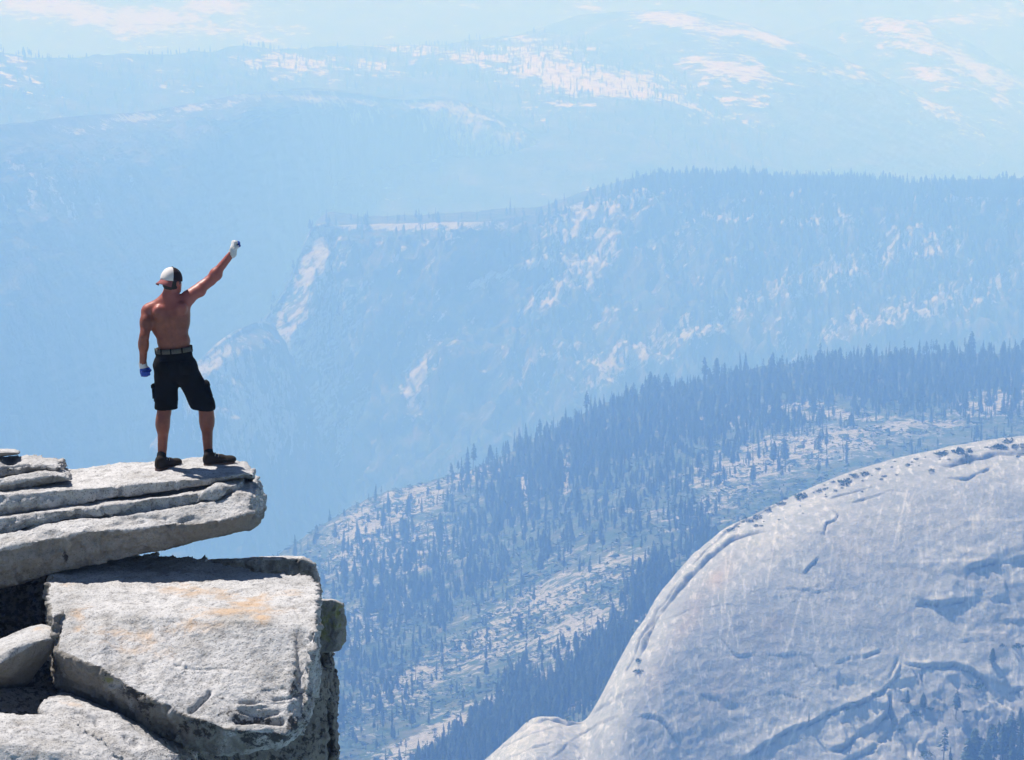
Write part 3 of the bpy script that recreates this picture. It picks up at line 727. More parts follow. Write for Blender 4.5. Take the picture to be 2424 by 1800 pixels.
# trees along the farther ridge
def dens2(px, py, V):
    line = np.interp(px, [1100, 1400, 1480, 1560, 2424], [527, 470, 448, 432, 445])
    return 2.5 * (1 - sstep(10, 60, py - line)) * sstep(1380, 1560, px) + 0.8 * sstep(1500, 1900, px) * (1 - sstep(640, 800, py)) + 0.16
q2, x2, y2 = scatter(land[5], 9000, dens2, 23)
forest('ridge_forest', q2, np.clip(np.exp(rs1.randn(len(q2)) * .25) * 19, 9, 34), 2)
q3, x3, y3 = scatter(land[3], 6000, lambda px, py, V: 1.0 * (np.arange(px.shape[0])[:, None] > 8) + 0 * px, 24)
forest('distant_forest', q3, np.clip(np.exp(rs1.randn(len(q3)) * .25) * 20, 10, 30), 3)
# brush cover between the trees: too many low bushes to count
def brush(name, sh, n, dens, seed, r0):
    pts, bx, by = scatter(sh, n, dens, seed, True)
    rs = np.random.RandomState(seed); vs, fs = [], []
    vsa = np.zeros((n, 9, 3)); 
    for k in range(3):
        d = rs.randn(n, 3, 3) * .42; d[:, :, 2] = np.abs(d[:, :, 2]) * .55
        vsa[:, k * 3:k * 3 + 3] = d
    r = r0 * np.exp(rs.randn(n) * .4) * pts[:, 1] / 2400
    vv = pts[:, None, :] + vsa * r[:, None, None]
    ff = np.arange(n * 9).reshape(-1, 3)
    o = link(bpy.data.objects.new(name, mesh_np(name, vv.reshape(-1, 3), ff, M_shrub, False)))
    return tag(o, kind='stuff')
brush('low_brush', slope, 42000, lambda px, py, V: np.clip(0.4 + 1.6 * fbm(V.reshape(-1, 3) / 60.0, 4, 88).reshape(px.shape), 0.02, 2) * (1 + 1.0 * sstep(1000, 1500, py)), 31, 3.4)
# ------------------------------------------------------------------ foreground granite
def granite(name):
    t = NT(name)
    big = t.noise(t.mapping((1, 1, 1)), 1.3, 5, 0.6)
    mid = t.noise(t.mapping((1, 1, 1)), 9.0, 6, 0.65)
    v = t.mapping((1, 1, 1))
    speck = t.n('ShaderNodeTexVoronoi', {'Vector': v, 'Scale': 95.0}).outputs['Color']
    sv = t.n('ShaderNodeSeparateColor', {0: speck}).outputs[0]
    fine = t.noise(v, 70.0, 4, 0.7)
    col = t.ramp(big, [(0.32, (0.37, 0.38, 0.385)), (0.52, (0.455, 0.465, 0.475)), (0.70, (0.52, 0.525, 0.53))])
    col = t.mix(t.ramp(mid, [(0.36, 0.7), (0.50, 0.0)]), col, (0.22, 0.22, 0.22))
    col = t.mix(t.ramp(t.noise(v, 2.6, 7, 0.7, 0.3), [(0.36, 0.55), (0.50, 0.0)]), col, (0.30, 0.29, 0.27))
    col = t.mix(t.math('MULTIPLY', t.ramp(sv, [(0.86, 0.0), (0.90, 1.0)]), 0.55), col, (0.09, 0.09, 0.09))
    col = t.mix(t.math('MULTIPLY', t.ramp(sv, [(0.10, 1.0), (0.14, 0.0)]), 0.30), col, (0.62, 0.61, 0.59))
    # iron stain, weathered faces with shade put into their tone, lichens: shapes come from vertex attributes broken up by noise
    st = t.ramp(t.math('ADD', t.math('MULTIPLY', t.attr('stain'), 0.55), t.math('MULTIPLY', t.math('SUBTRACT', t.noise(v, 5.0, 8, 0.75, 0.6), 0.5), 1.6)), [(0.12, 0.0), (0.50, 1.0)])
    st = t.math('MULTIPLY', st, t.ramp(t.attr('stain'), [(0.05, 0.0), (0.30, 1.0)]))
    col = t.mix(t.math('MULTIPLY', st, 0.78), col, (0.47, 0.335, 0.215))
    wt = t.ramp(t.math('ADD', t.attr('weather_shade'), t.math('SUBTRACT', mid, 0.5)), [(0.30, 0.0), (0.75, 1.0)])
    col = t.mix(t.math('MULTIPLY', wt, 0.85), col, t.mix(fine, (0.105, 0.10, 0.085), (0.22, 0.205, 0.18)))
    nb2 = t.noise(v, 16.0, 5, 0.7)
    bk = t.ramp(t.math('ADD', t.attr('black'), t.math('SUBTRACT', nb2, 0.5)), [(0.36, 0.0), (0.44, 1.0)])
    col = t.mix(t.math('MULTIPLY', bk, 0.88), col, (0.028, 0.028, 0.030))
    nb3 = t.noise(v, 11.0, 5, 0.75)
    yl = t.ramp(t.math('ADD', t.attr('lichen'), t.math('SUBTRACT', nb3, 0.5)), [(0.36, 0.0), (0.50, 1.0)])
    col = t.mix(t.math('MULTIPLY', yl, 0.7), col, (0.185, 0.20, 0.06))
    n = t.bump(mid, 0.8, 0.035)
    n = t.bump(t.noise(v, 34.0, 5, 0.7), 0.9, 0.014, n)
    n = t.bump(fine, 0.5, 0.005, n)
    return t.bsdf(col, 0.88, n, 0.25)
M_rock = granite('granite')

def PP(px, py, Y): return P(px, py, Y)
def rock_base(stations, voxel, smooth=3):
    """stations: closed loops of (px, py, Y) with equal point counts -> evenly meshed closed solid (verts, quads)"""
    bm = bmesh.new()
    rings = [[bm.verts.new(P(*p)) for p in st] for st in stations]
    n = len(rings[0])
    for a, b in zip(rings[:-1], rings[1:]):
        for k in range(n): bm.faces.new((a[k], a[(k + 1) % n], b[(k + 1) % n], b[k]))
    bm.faces.new(list(reversed(rings[0]))); bm.faces.new(rings[-1])
    bmesh.ops.recalc_face_normals(bm, faces=bm.faces)
    return finish_base(bm, voxel, smooth)
def hull_base(points, voxel, smooth=3):
    bm = bmesh.new()
    for p in points: bm.verts.new(P(*p))
    r = bmesh.ops.convex_hull(bm, input=bm.verts)
    for v in [v for v in bm.verts if not v.link_faces]: bm.verts.remove(v)
    bmesh.ops.recalc_face_normals(bm, faces=bm.faces)
    return finish_base(bm, voxel, smooth)
def finish_base(bm, voxel, smooth):
    me = bpy.data.meshes.new('tmp'); bm.to_mesh(me); bm.free()
    o = bpy.data.objects.new('tmp', me); sc.collection.objects.link(o)
    m = o.modifiers.new('r', 'REMESH'); m.mode = 'VOXEL'; m.voxel_size = voxel
    m = o.modifiers.new('s', 'SMOOTH'); m.factor = 0.5; m.iterations = smooth
    dg = bpy.context.evaluated_depsgraph_get(); ev = o.evaluated_get(dg)
    em = ev.to_mesh()
    V = np.empty(len(em.vertices) * 3, np.float32); em.vertices.foreach_get('co', V); V = V.reshape(-1, 3).astype(float)
    N = np.empty(len(em.vertices) * 3, np.float32); em.vertices.foreach_get('normal', N); N = N.reshape(-1, 3).astype(float)
    F = np.array([tuple(p.vertices) if len(p.vertices) == 4 else tuple(p.vertices) + (p.vertices[-1],) for p in em.polygons])
    ev.to_mesh_clear(); bpy.data.objects.remove(o); bpy.data.meshes.remove(me)
    return V, N, F
def proj(V):
    x, y, z = V[..., 0], V[..., 1], V[..., 2]
    f = y * CP - z * SP; u = y * SP + z * CP
    return 1212 + FPX * x / f, 900 - FPX * u / f
def rock(name, base, seed, label=None, parent=None, amp=1.0, bed=(0, 0, 1), grooves=(), attrs=None, rough=1.0, cat='rock', bumps=()):
    V, N, F = base
    bed = np.array(bed, float); bed /= np.linalg.norm(bed)
    up = N @ bed
    w = V @ bed
    px, py = proj(V)
    flat = V - 0.72 * np.outer(w, bed)                 # stretched along the bedding
    side = 1 - sstep(0.35, 0.75, np.abs(up))
    h = 0.034 * fbm(V / 0.55, 3, seed) + (0.012 + 0.014 * side) * fbm(flat / 0.16, 4, seed + 1)
    # ledgy risers: terraces across the bedding
    led = np.clip(fbm(flat / 0.42 + np.outer(w, bed) / 0.075, 3, seed + 2) * 1.8, -1, 1)
    h += side * rough * (0.020 * led + 0.026 * fbm(V / 0.11, 4, seed + 3, 0.55, True))
    # chips and scallops
    wob = np.stack([noise3(V / .09, 5), noise3(V / .09, 6), noise3(V / .09, 7)], 1)
    h += rough * (0.004 + 0.022 * side) * facet(flat + 0.3 * np.outer(w, bed) + 0.025 * wob, 0.17, seed)
    h += rough * (0.003 + 0.009 * side) * facet(V + 0.012 * wob, 0.065, seed + 5)
    h += 0.007 * fbm(V / 0.04, 3, seed + 4)
    h *= amp
    jx = 7 * noise3(V / 0.12, seed + 8); jy = 4 * noise3(V / 0.12, seed + 9)
    front = sstep(-0.3, 0.1, -N[:, 1] + 0.6 * N[:, 2])
    dark = np.zeros(len(V))
    for poly, wd, dep in grooves:
        d, sd, al = dist_poly(px + jx, py + jy, poly)
        g = np.exp(-(d / wd) ** 2) * (0.3 + 0.7 * sstep(0, 0.1, al) * sstep(0, 0.1, 1 - al)) * front
        h -= dep * g
    for cx, cy, rx, ry, a, d0 in bumps:
        c, s = math.cos(math.radians(a)), math.sin(math.radians(a))
        dx, dy = px + jx - cx, py + jy - cy
        u = (dx * c + dy * s) / rx; v = (-dx * s + dy * c) / ry
        h += d0 * (1 - sstep(0.55, 1.15, np.hypot(u, v))) * front
    V2 = V + N * h[:, None]
    me = mesh_np(name, V2, F, M_rock)
    A = attrs(px, py, V, N) if attrs else {}
    gain = {'stain': 1.0, 'weather_shade': 1.25, 'black': 1.18, 'lichen': 1.2}  # weathering gain is raised to deepen the shadows in the colour
    A = {k: np.asarray(v, float) * gain[k] for k, v in A.items()}
    for k in ('stain', 'weather_shade', 'black', 'lichen'):
        at = me.attributes.new(k, 'FLOAT', 'POINT')
        at.data.foreach_set('value', np.broadcast_to(np.asarray(A.get(k, 0.0), np.float32), (len(V),)).copy())
    o = bpy.data.objects.new(name, me); link(o, parent)
    if label: tag(o, label, cat)
    return o

def layer(xs, back_t, front_t, front_b, back_b, Yb, Yf, Yfb, Ybb):
    """a slab laid along x: per station px, four corner heights (py) and depths; front and top edges are rounded by extra points"""
    st = []
    for k, x in enumerate(xs):
        a, b, c, d = (x, back_t[k], Yb[k]), (x, front_t[k], Yf[k]), (x, front_b[k], Yfb[k]), (x, back_b[k], Ybb[k])
        st.append([a, b, c, d])
    return st

# --- the overhanging slab: three sheets of rock split along their bedding ---
V_bed = (-0.16, -0.10, 1)
slab_root = empty('rock_slab', P(300, 1200, 25.7), 'long pale overhanging slab jutting out over the drop with the man standing on its tip', 'rock')
def rel(o):
    o.parent = slab_root; o.location = (-slab_root.location.x, -slab_root.location.y, -slab_root.location.z); return o
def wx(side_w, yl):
    return lambda px, py, V, N: {'weather_shade': sstep(0.15, -0.35, N[:, 2]) * side_w, 'lichen': yl + 0.10 * sstep(0.1, -0.5, N[:, 2]), 'black': 0.03 + 0.10 * sstep(0.2, -0.4, N[:, 2]) + 0.34 * sstep(575, 600, px) * sstep(1080, 1150, py)}  # undersides darkened: weathering plus shade put into the colour
X = [-420, -150, 0, 60, 120, 200, 290, 400, 480, 540, 578, 596]
l1 = [[(x, a, Yb), (x, b, Yf), (x, c, Yf + .015), (x, c + 4, Yf + .5), (x, a + (c - b) + 26, Yb + .02)] for x, a, b, c, Yb, Yf in zip(X,
      [1165, 1142, 1126, 1120, 1112, 1109, 1097, 1088, 1084, 1087, 1096, 1112],
      [1232, 1196, 1173, 1168, 1162, 1156, 1149, 1139, 1133, 1127, 1118, 1122],
      [1285, 1246, 1219, 1212, 1205, 1191, 1176, 1163, 1149, 1136, 1127, 1131],
      [26.5] * 8 + [26.5, 26.45, 26.3, 26.1], [25.35, 25.35, 25.35, 25.36, 25.38, 25.4, 25.42, 25.45, 25.5, 25.55, 25.65, 25.75])]
rel(rock('stone_layer', rock_base(l1, 0.0115, 0), 3, bed=V_bed, attrs=wx(0.35, 0.02), rough=0.9, amp=0.75,
    grooves=[([(270, 1150), (290, 1156), (286, 1176)], 5, 0.05), ([(470, 1128), (520, 1120), (545, 1116)], 2.5, 0.012), ([(232, 1126), (240, 1122)], 3, 0.02)],
    bumps=[(60, 1192, 90, 16, -5, 0.03), (235, 1172, 45, 12, -8, 0.02), (540, 1100, 40, 14, 0, 0.0)]))
l2 = [[(x, a, 26.3), (x, b, Yf), (x, c, Yf + .02), (x, c + 4, Yf + .4), (x, c + 10, 26.35)] for x, a, b, c, Yf in zip(
      [-420, -150, 0, 50, 100, 150, 200, 260, 320, 360, 420, 470, 510, 548, 566],
      [1262, 1224, 1196, 1188, 1180, 1173, 1166, 1160, 1150, 1146, 1140, 1135, 1128, 1124, 1128],
      [1305, 1258, 1226, 1220, 1213, 1207, 1200, 1192, 1186, 1180, 1174, 1166, 1160, 1150, 1148],
      [1360, 1308, 1266, 1253, 1242, 1234, 1227, 1224, 1220, 1211, 1202, 1188, 1183, 1168, 1158],
      [25.18, 25.18, 25.18, 25.18, 25.19, 25.20, 25.21, 25.20, 25.20, 25.22, 25.27, 25.30, 25.28, 25.36, 25.5])]
rel(rock('stone_layer', rock_base(l2, 0.0115, 0), 13, bed=V_bed, attrs=wx(0.3, 0.03), rough=1.5, amp=0.7,
    grooves=[([(150, 1190), (200, 1196), (240, 1190)], 2.5, 0.02), ([(238, 1200), (244, 1212), (250, 1222)], 3, 0.03), ([(0, 1240), (60, 1236), (120, 1226), (190, 1222)], 3, 0.03), ([(350, 1172), (400, 1168), (440, 1160)], 3, 0.02)],
    bumps=[(500, 1168, 46, 12, -20, 0.05), (330, 1204, 40, 12, -25, -0.04), (225, 1210, 30, 10, 5, 0.03), (60, 1232, 70, 8, -8, 0.03)]))
l3 = [[(x, a, Yk), (x, m, Ym), (x, b, Yf), (x, b + (c - b) * .5, Yf + .06), (x, c, Yf + .16), (x, c - 6, Yk + .3), (x, a + 34, Yk + .3)] for x, a, m, b, c, Yf, Ym, Yk in zip(
      [-420, -150, 0, 50, 100, 150, 200, 250, 300, 350, 417, 452, 518, 560, 592, 603, 612, 619],
      [1320, 1262, 1222, 1212, 1202, 1194, 1186, 1180, 1172, 1165, 1155, 1150, 1140, 1128, 1132, 1140, 1152, 1172],
      [1362, 1308, 1268, 1256, 1244, 1236, 1230, 1226, 1222, 1214, 1204, 1196, 1186, 1168, 1168, 1172, 1180, 1188],
      [1420, 1352, 1302, 1290, 1278, 1267, 1258, 1256, 1252, 1247, 1239, 1242, 1233, 1222, 1212, 1208, 1204, 1200],
      [1510, 1440, 1390, 1380, 1365, 1350, 1341, 1331, 1319, 1308, 1292, 1284, 1270, 1261, 1254, 1248, 1230, 1212],
      [24.86, 24.86, 24.88, 24.88, 24.9, 24.9, 24.9, 24.92, 24.94, 24.95, 24.97, 24.98, 25.0, 25.03, 25.08, 25.2, 25.5, 25.8],
      [25.1, 25.1, 25.1, 25.1, 25.1, 25.1, 25.11, 25.12, 25.13, 25.14, 25.17, 25.19, 25.2, 25.24, 25.26, 25.36, 25.6, 25.86],
      [26.4] * 15 + [26.35, 26.25, 26.1])]
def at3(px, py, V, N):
    return {'weather_shade': sstep(0.1, -0.3, N[:, 2]) * (0.55 + 0.3 * sstep(330, 560, px)), 'lichen': blob(px, py, [(110, 1310, 34, 16, 0, .26), (350, 1290, 60, 26, 0, .20), (150, 1330, 40, 14, 0, .22), (480, 1262, 60, 14, -10, .14)]),  # underside tone: weathering with shade mixed into it
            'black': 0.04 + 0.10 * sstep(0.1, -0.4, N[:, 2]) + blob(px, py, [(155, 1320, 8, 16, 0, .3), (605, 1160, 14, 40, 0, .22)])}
rel(rock('stone_layer', rock_base(l3, 0.0120, 0), 23, bed=V_bed, attrs=at3, rough=1.0,
    grooves=[([(150, 1270), (156, 1300), (152, 1335)], 5, 0.03), ([(280, 1234), (330, 1224), (400, 1228)], 4, 0.02), ([(0, 1262), (60, 1254), (100, 1246)], 3, 0.02), ([(260, 1246), (290, 1238), (350, 1234)], 4, 0.025)],
    bumps=[(120, 1284, 40, 26, -10, -0.05), (205, 1282, 46, 26, -30, -0.045), (60, 1330, 70, 24, -10, 0.03), (450, 1232, 30, 14, 0, -0.03), (35, 1290, 40, 16, -10, 0.03)]))

# --- three thin plates stacked at the upper left ---
def plate(xs, t, b, Yf, Yb, rise):
    return [[(x, tt - rise, Yb), (x, tt, Yf + .05), (x, tt + (bb - tt) * .35, Yf), (x, bb, Yf + .02), (x, bb - 2, Yb)] for x, tt, bb in zip(xs, t, b)]
rock('rock_plate', rock_base(plate([-420, -120, 0, 40, 90, 130, 152, 161], [1178, 1150, 1134, 1128, 1118, 1116, 1122, 1132], [1222, 1190, 1165, 1158, 1151, 1144, 1140, 1138], 25.55, 26.5, 14), 0.011, 2), 33,
     'lowest and longest of the three thin plates stacked on the slab at the left edge', bed=V_bed, attrs=wx(0.6, 0.06), rough=0.9, bumps=[(35, 1140, 60, 7, -5, 0.02)])
rock('rock_plate', rock_base(plate([-420, -120, 0, 30, 65, 95, 125, 139, 143], [1126, 1108, 1096, 1098, 1094, 1096, 1098, 1102, 1106], [1168, 1144, 1126, 1123, 1120, 1117, 1113, 1112, 1111], 25.8, 26.6, 16), 0.010, 2), 34,
     'ragged middle plate of the three stacked on the slab at the left edge', bed=V_bed, attrs=wx(0.5, 0.02), rough=1.6, amp=0.9, bumps=[(20, 1092, 22, 7, 0, -0.03), (100, 1104, 30, 6, 0, -0.03)], grooves=[([(0, 1110), (40, 1104), (70, 1096), (72, 1090)], 2.5, 0.03)])
rock('rock_plate', rock_base(plate([-420, -120, 0, 20, 36, 44], [1098, 1076, 1066, 1066, 1067, 1071], [1120, 1096, 1082, 1079, 1077, 1076], 26.1, 26.7, 3), 0.009, 2), 35,
     'smallest dark plate lying on top of the three at the left edge', bed=V_bed, attrs=wx(0.8, 0.0), rough=0.5, amp=0.5)

# --- the big tilted block under the slab ---
def atB(px, py, V, N):
    top = sstep(0.45, 0.7, N[:, 2])
    fr = 1 - top
    n = fbm(V / 0.25, 3, 61)
    st = blob(px, py, [(590, 1430, 60, 16, -12, 1.0), (560, 1450, 110, 14, 0, .8), (460, 1480, 80, 22, -8, .62), (470, 1400, 120, 16, 6, .6), (260, 1500, 110, 14, 6, .62), (310, 1505, 70, 18, 4, .72), (200, 1455, 40, 22, 0, .55), (330, 1535, 130, 16, 8, .45), (620, 1465, 16, 18, 60, .9), (430, 1385, 60, 12, 10, .5), (160, 1385, 20, 14, 0, .5), (690, 1405, 30, 8, 0, .4)])
    bk = blob(px, py, [(345, 1592, 18, 5, 0, .26), (600, 1610, 60, 20, 30, .14), (680, 1595, 30, 24, 0, .20), (620, 1645, 100, 26, -8, .27), (590, 1700, 120, 30, 4, .36), (520, 1650, 40, 20, 0, .22), (470, 1690, 60, 14, -40, .22), (300, 1640, 90, 20, 30, .22), (640, 1745, 60, 14, 0, .3), (260, 1600, 90, 10, 30, .18)])
    return {'stain': st * top, 'weather_shade': 1.0 * fr * (0.8 + n) * (1 - 0.6 * sstep(470, 640, px)), 'black': bk + 0.26 * fr * (0.6 + n) * sstep(180, 300, px) + 0.02, 'lichen': fr * blob(px, py, [(262, 1608, 34, 10, 28, .34), (215, 1582, 40, 6, 26, .2), (300, 1670, 14, 14, 0, .3), (268, 1640, 22, 10, 30, .24), (170, 1470, 14, 60, 10, .05)])}  # front face: weathering and lichen, darkened further to paint in its shade
#   stations run along the block from left to right: back-top, front-top edge, front-bottom, back-bottom
def on_level(py, z):          # depth at which a level plane z is seen at height py
    return z / math.tan(PITCH + math.atan((py - 900.0) / FPX))
bl = []
for x0, a, xm, m, x1, b, Yb_, x2, c, x3, d in [
      (116, 1385, 124, 1462, 134, 1552, 23.45, 150, 1640, 120, 1560), (130, 1352, 152, 1440, 140, 1541, 23.35, 158, 1650, 136, 1560),
      (165, 1342, 190, 1440, 190, 1562, 23.15, 200, 1674, 170, 1600), (230, 1330, 250, 1450, 240, 1580, 23.0, 255, 1696, 240, 1620),
      (300, 1320, 320, 1455, 318, 1633, 22.82, 318, 1722, 300, 1640), (360, 1313, 390, 1460, 385, 1664, 22.7, 385, 1748, 380, 1660),
      (430, 1319, 460, 1465, 455, 1700, 22.6, 452, 1770, 450, 1660), (515, 1333, 535, 1470, 535, 1726, 22.5, 530, 1784, 530, 1660),
      (600, 1355, 620, 1475, 610, 1738, 22.45, 605, 1776, 610, 1660), (680, 1362, 700, 1480, 676, 1734, 22.5, 662, 1768, 690, 1660),
      (728, 1367, 738, 1485, 716, 1704, 22.75, 706, 1742, 732, 1660), (749, 1382, 745, 1500, 733, 1660, 23.1, 724, 1700, 744, 1640)]:
    bl.append([(x0, a, on_level(a, 6.39)), (xm, m, on_level(m, 6.40)), (x1, b, Yb_), (x2, c, Yb_ + .30), (x3, d, 25.7)])
rock('rock_slab', rock_base(bl, 0.0130, 1), 43, 'huge tilted block with orange rust stains on its bright top, wedged under the overhang',
     bed=(-0.05, -0.42, 0.9), attrs=atB, rough=1.1, cat='rock',
     grooves=[([(400, 1575), (455, 1583), (520, 1584), (600, 1592)], 2.0, 0.012), ([(498, 1632), (490, 1650), (465, 1668), (450, 1688)], 5, 0.045), ([(548, 1706), (600, 1698), (640, 1704), (676, 1708)], 8, 0.07), ([(560, 1680), (620, 1690), (668, 1684)], 4, 0.03), ([(640, 1655), (690, 1652), (725, 1635)], 3, 0.025), ([(690, 1420), (720, 1412)], 2.5, 0.02), ([(560, 1664), (630, 1668), (680, 1662)], 4, 0.025), ([(230, 1580), (236, 1592)], 5, 0.04), ([(540, 1740), (610, 1748), (680, 1742)], 7, 0.05), ([(695, 1440), (712, 1470)], 2, 0.015), ([(700, 1620), (722, 1590)], 3, 0.02)],
     bumps=[(200, 1574, 50, 8, 24, 0.02), (590, 1725, 60, 12, 0, 0.03), (610, 1670, 60, 6, -4, 0.02), (480, 1725, 40, 30, 0, 0.03)])
# slab lying behind it, its rim showing along the top right, and what stands under it
rock('boulder', hull_base([(440, 1330, 26.3), (515, 1327, 26.3), (630, 1321, 26.3), (717, 1321, 26.3), (740, 1334, 26.3), (752, 1362, 26.35), (757, 1430, 26.4), (752, 1560, 26.5), (440, 1560, 26.7), (440, 1350, 27.6), (630, 1319, 27.0), (717, 1320, 27.0), (750, 1560, 27.4), (620, 1400, 26.5), (745, 1400, 26.5)], 0.013, 1), 53,
     'dark rock behind the rust stained block, only its rim and right side showing', bed=(0, 0, 1), attrs=lambda px, py, V, N: {'weather_shade': 0.5 * sstep(.5, .1, N[:, 2]), 'black': 0.22 * sstep(.6, 0, N[:, 2]), 'lichen': 0.20 * sstep(725, 745, px) * sstep(1400, 1430, py)}, rough=0.8)
rock('boulder', hull_base([(742, 1432, 26.1), (762, 1420, 26.0), (790, 1420, 26.0), (808, 1432, 26.1), (815, 1470, 26.1), (817, 1518, 26.1), (803, 1540, 26.0), (757, 1544, 26.0), (742, 1520, 26.1),
      (742, 1432, 26.7), (764, 1418, 26.8), (806, 1426, 26.8), (816, 1520, 26.7), (745, 1545, 26.7)], 0.0095, 2), 54,
     'squarish block crusted with yellow-green lichen, perched at the right of the rock pile', attrs=lambda px, py, V, N: {'weather_shade': 0.6 * sstep(.7, .2, N[:, 2]) + 0 * px, 'lichen': sstep(.7, .3, N[:, 2]) * (0.26 + blob(px, py, [(770, 1480, 18, 40, 5, .16), (795, 1450, 14, 24, 0, .12)])), 'black': 0.13 * sstep(.7, .3, N[:, 2]) + blob(px, py, [(800, 1452, 6, 8, 0, .3), (760, 1510, 8, 22, 0, .2)])}, rough=0.7, amp=0.8)
wall = lambda px, py, V, N: {'weather_shade': 1.0, 'black': 0.30 + 0 * px, 'lichen': 0.10 + 0 * px}  # weathered tone blackened to put deep shade into these faces
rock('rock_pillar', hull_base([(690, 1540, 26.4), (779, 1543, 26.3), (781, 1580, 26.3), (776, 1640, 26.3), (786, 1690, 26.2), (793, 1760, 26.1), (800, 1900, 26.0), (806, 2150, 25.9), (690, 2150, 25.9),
      (690, 1540, 27.6), (782, 1548, 27.4), (808, 2150, 27.6)], 0.015, 3), 55, 'weathered pillar of rock darkened for shade, holding up the right end of the pile', attrs=wall, rough=1.0,
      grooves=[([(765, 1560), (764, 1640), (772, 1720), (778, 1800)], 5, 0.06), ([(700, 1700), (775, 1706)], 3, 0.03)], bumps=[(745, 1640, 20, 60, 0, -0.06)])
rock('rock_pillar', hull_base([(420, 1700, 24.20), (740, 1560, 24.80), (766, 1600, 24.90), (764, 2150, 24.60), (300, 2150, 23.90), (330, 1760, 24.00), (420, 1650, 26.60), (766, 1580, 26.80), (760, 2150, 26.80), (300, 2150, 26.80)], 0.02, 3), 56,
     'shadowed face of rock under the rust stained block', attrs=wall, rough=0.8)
# --- lower left boulders ---
rock('boulder', hull_base([(-90, 1560, 23.50), (-40, 1535, 23.70), (0, 1517, 23.90), (44, 1498, 23.90), (72, 1486, 23.90), (100, 1478, 23.90), (122, 1484, 23.80), (139, 1497, 23.70), (142, 1512, 23.60), (130, 1538, 23.60), (87, 1582, 23.60), (57, 1624, 23.65), (0, 1645, 23.70), (-90, 1690, 23.60),
      (40, 1530, 23.25), (100, 1515, 23.40), (0, 1570, 23.10), (-90, 1600, 23.00), (0, 1520, 24.40), (100, 1485, 24.30), (60, 1600, 24.20), (-90, 1600, 24.30)], 0.012, 5), 63,
     'smooth rounded boulder leaning up to the right at the left edge', bed=(.5, 0, .85), attrs=lambda px, py, V, N: {'weather_shade': 0.35 * sstep(.4, -.1, N[:, 2]) + 0.25 * sstep(.1, -.3, N[:, 2]), 'lichen': 0.22 * sstep(.2, -.4, N[:, 2]) * sstep(1500, 1580, py), 'stain': blob(px, py, [(100, 1490, 26, 10, 10, .5)])}, rough=0.35, amp=0.8)
rock('boulder', hull_base([(97, 1672, 22.90), (103, 1656, 22.95), (135, 1650, 23.05), (196, 1660, 23.05), (257, 1684, 22.85), (300, 1712, 22.65), (350, 1760, 22.45), (400, 1800, 22.25), (470, 1880, 22.15), (300, 1860, 22.05), (240, 1760, 22.35), (180, 1722, 22.55), (100, 1690, 22.75),
      (160, 1640, 23.75), (300, 1690, 23.55), (450, 1760, 23.35), (500, 1900, 23.35), (100, 1700, 23.55)], 0.0115, 2), 64,
     'elongated humped boulder below the left end of the rust stained block', bed=(-.3, -.2, .9), attrs=lambda px, py, V, N: {'weather_shade': 0.5 * sstep(.45, .1, N[:, 2]), 'black': 0.26 * sstep(290, 400, px) + .05 * sstep(.5, .1, N[:, 2]), 'stain': blob(px, py, [(165, 1664, 30, 8, 10, .5)])}, rough=0.9,
     grooves=[([(225, 1702), (228, 1715)], 3, 0.03), ([(290, 1742), (330, 1770)], 5, 0.03)], bumps=[(200, 1700, 40, 12, 25, -0.03)])
rock('boulder', hull_base([(-200, 1660, 23.20), (0, 1630, 23.40), (50, 1625, 23.50), (110, 1636, 23.50), (160, 1650, 23.60), (100, 1690, 23.20), (0, 1690, 23.00), (-200, 1720, 22.80), (0, 1760, 23.30), (160, 1740, 23.70), (0, 1640, 24.30), (160, 1650, 24.30), (-200, 1660, 24.30), (-200, 1800, 24.10)], 0.015, 3), 65,
     'shadowed rock lying between the leaning boulder and the broad slab at the bottom left', attrs=wall, rough=0.8)
rock('rock_slab', hull_base([(-420, 1690, 22.60), (-200, 1684, 22.60), (0, 1686, 22.60), (65, 1690, 22.60), (122, 1697, 22.55), (185, 1722, 22.40), (250, 1778, 22.10), (300, 1830, 21.90), (360, 1930, 21.70),
      (-420, 1740, 21.90), (0, 1750, 21.90), (76, 1764, 21.85), (131, 1782, 21.80), (190, 1830, 21.70), (260, 1940, 21.60), (-420, 2200, 21.80), (300, 2200, 21.60), (-420, 1700, 23.60), (200, 1760, 23.60), (360, 2100, 23.60), (-420, 2100, 23.60)], 0.0130, 1), 66,
     'broad flaky slab filling the bottom left corner', bed=(-.25, -.35, .9), attrs=lambda px, py, V, N: {'weather_shade': 0.75 * sstep(.5, .1, N[:, 2]), 'black': 0.18 * sstep(.5, .1, N[:, 2]), 'stain': blob(px, py, [(60, 1720, 60, 12, 10, .2)])}, rough=1.4,
     grooves=[([(-20, 1706), (40, 1716), (90, 1728), (160, 1736)], 2.5, 0.03), ([(90, 1704), (120, 1712), (150, 1726)], 2, 0.02), ([(100, 1745), (160, 1760), (210, 1790)], 2.5, 0.02), ([(0, 1735), (60, 1742)], 2, 0.015)])
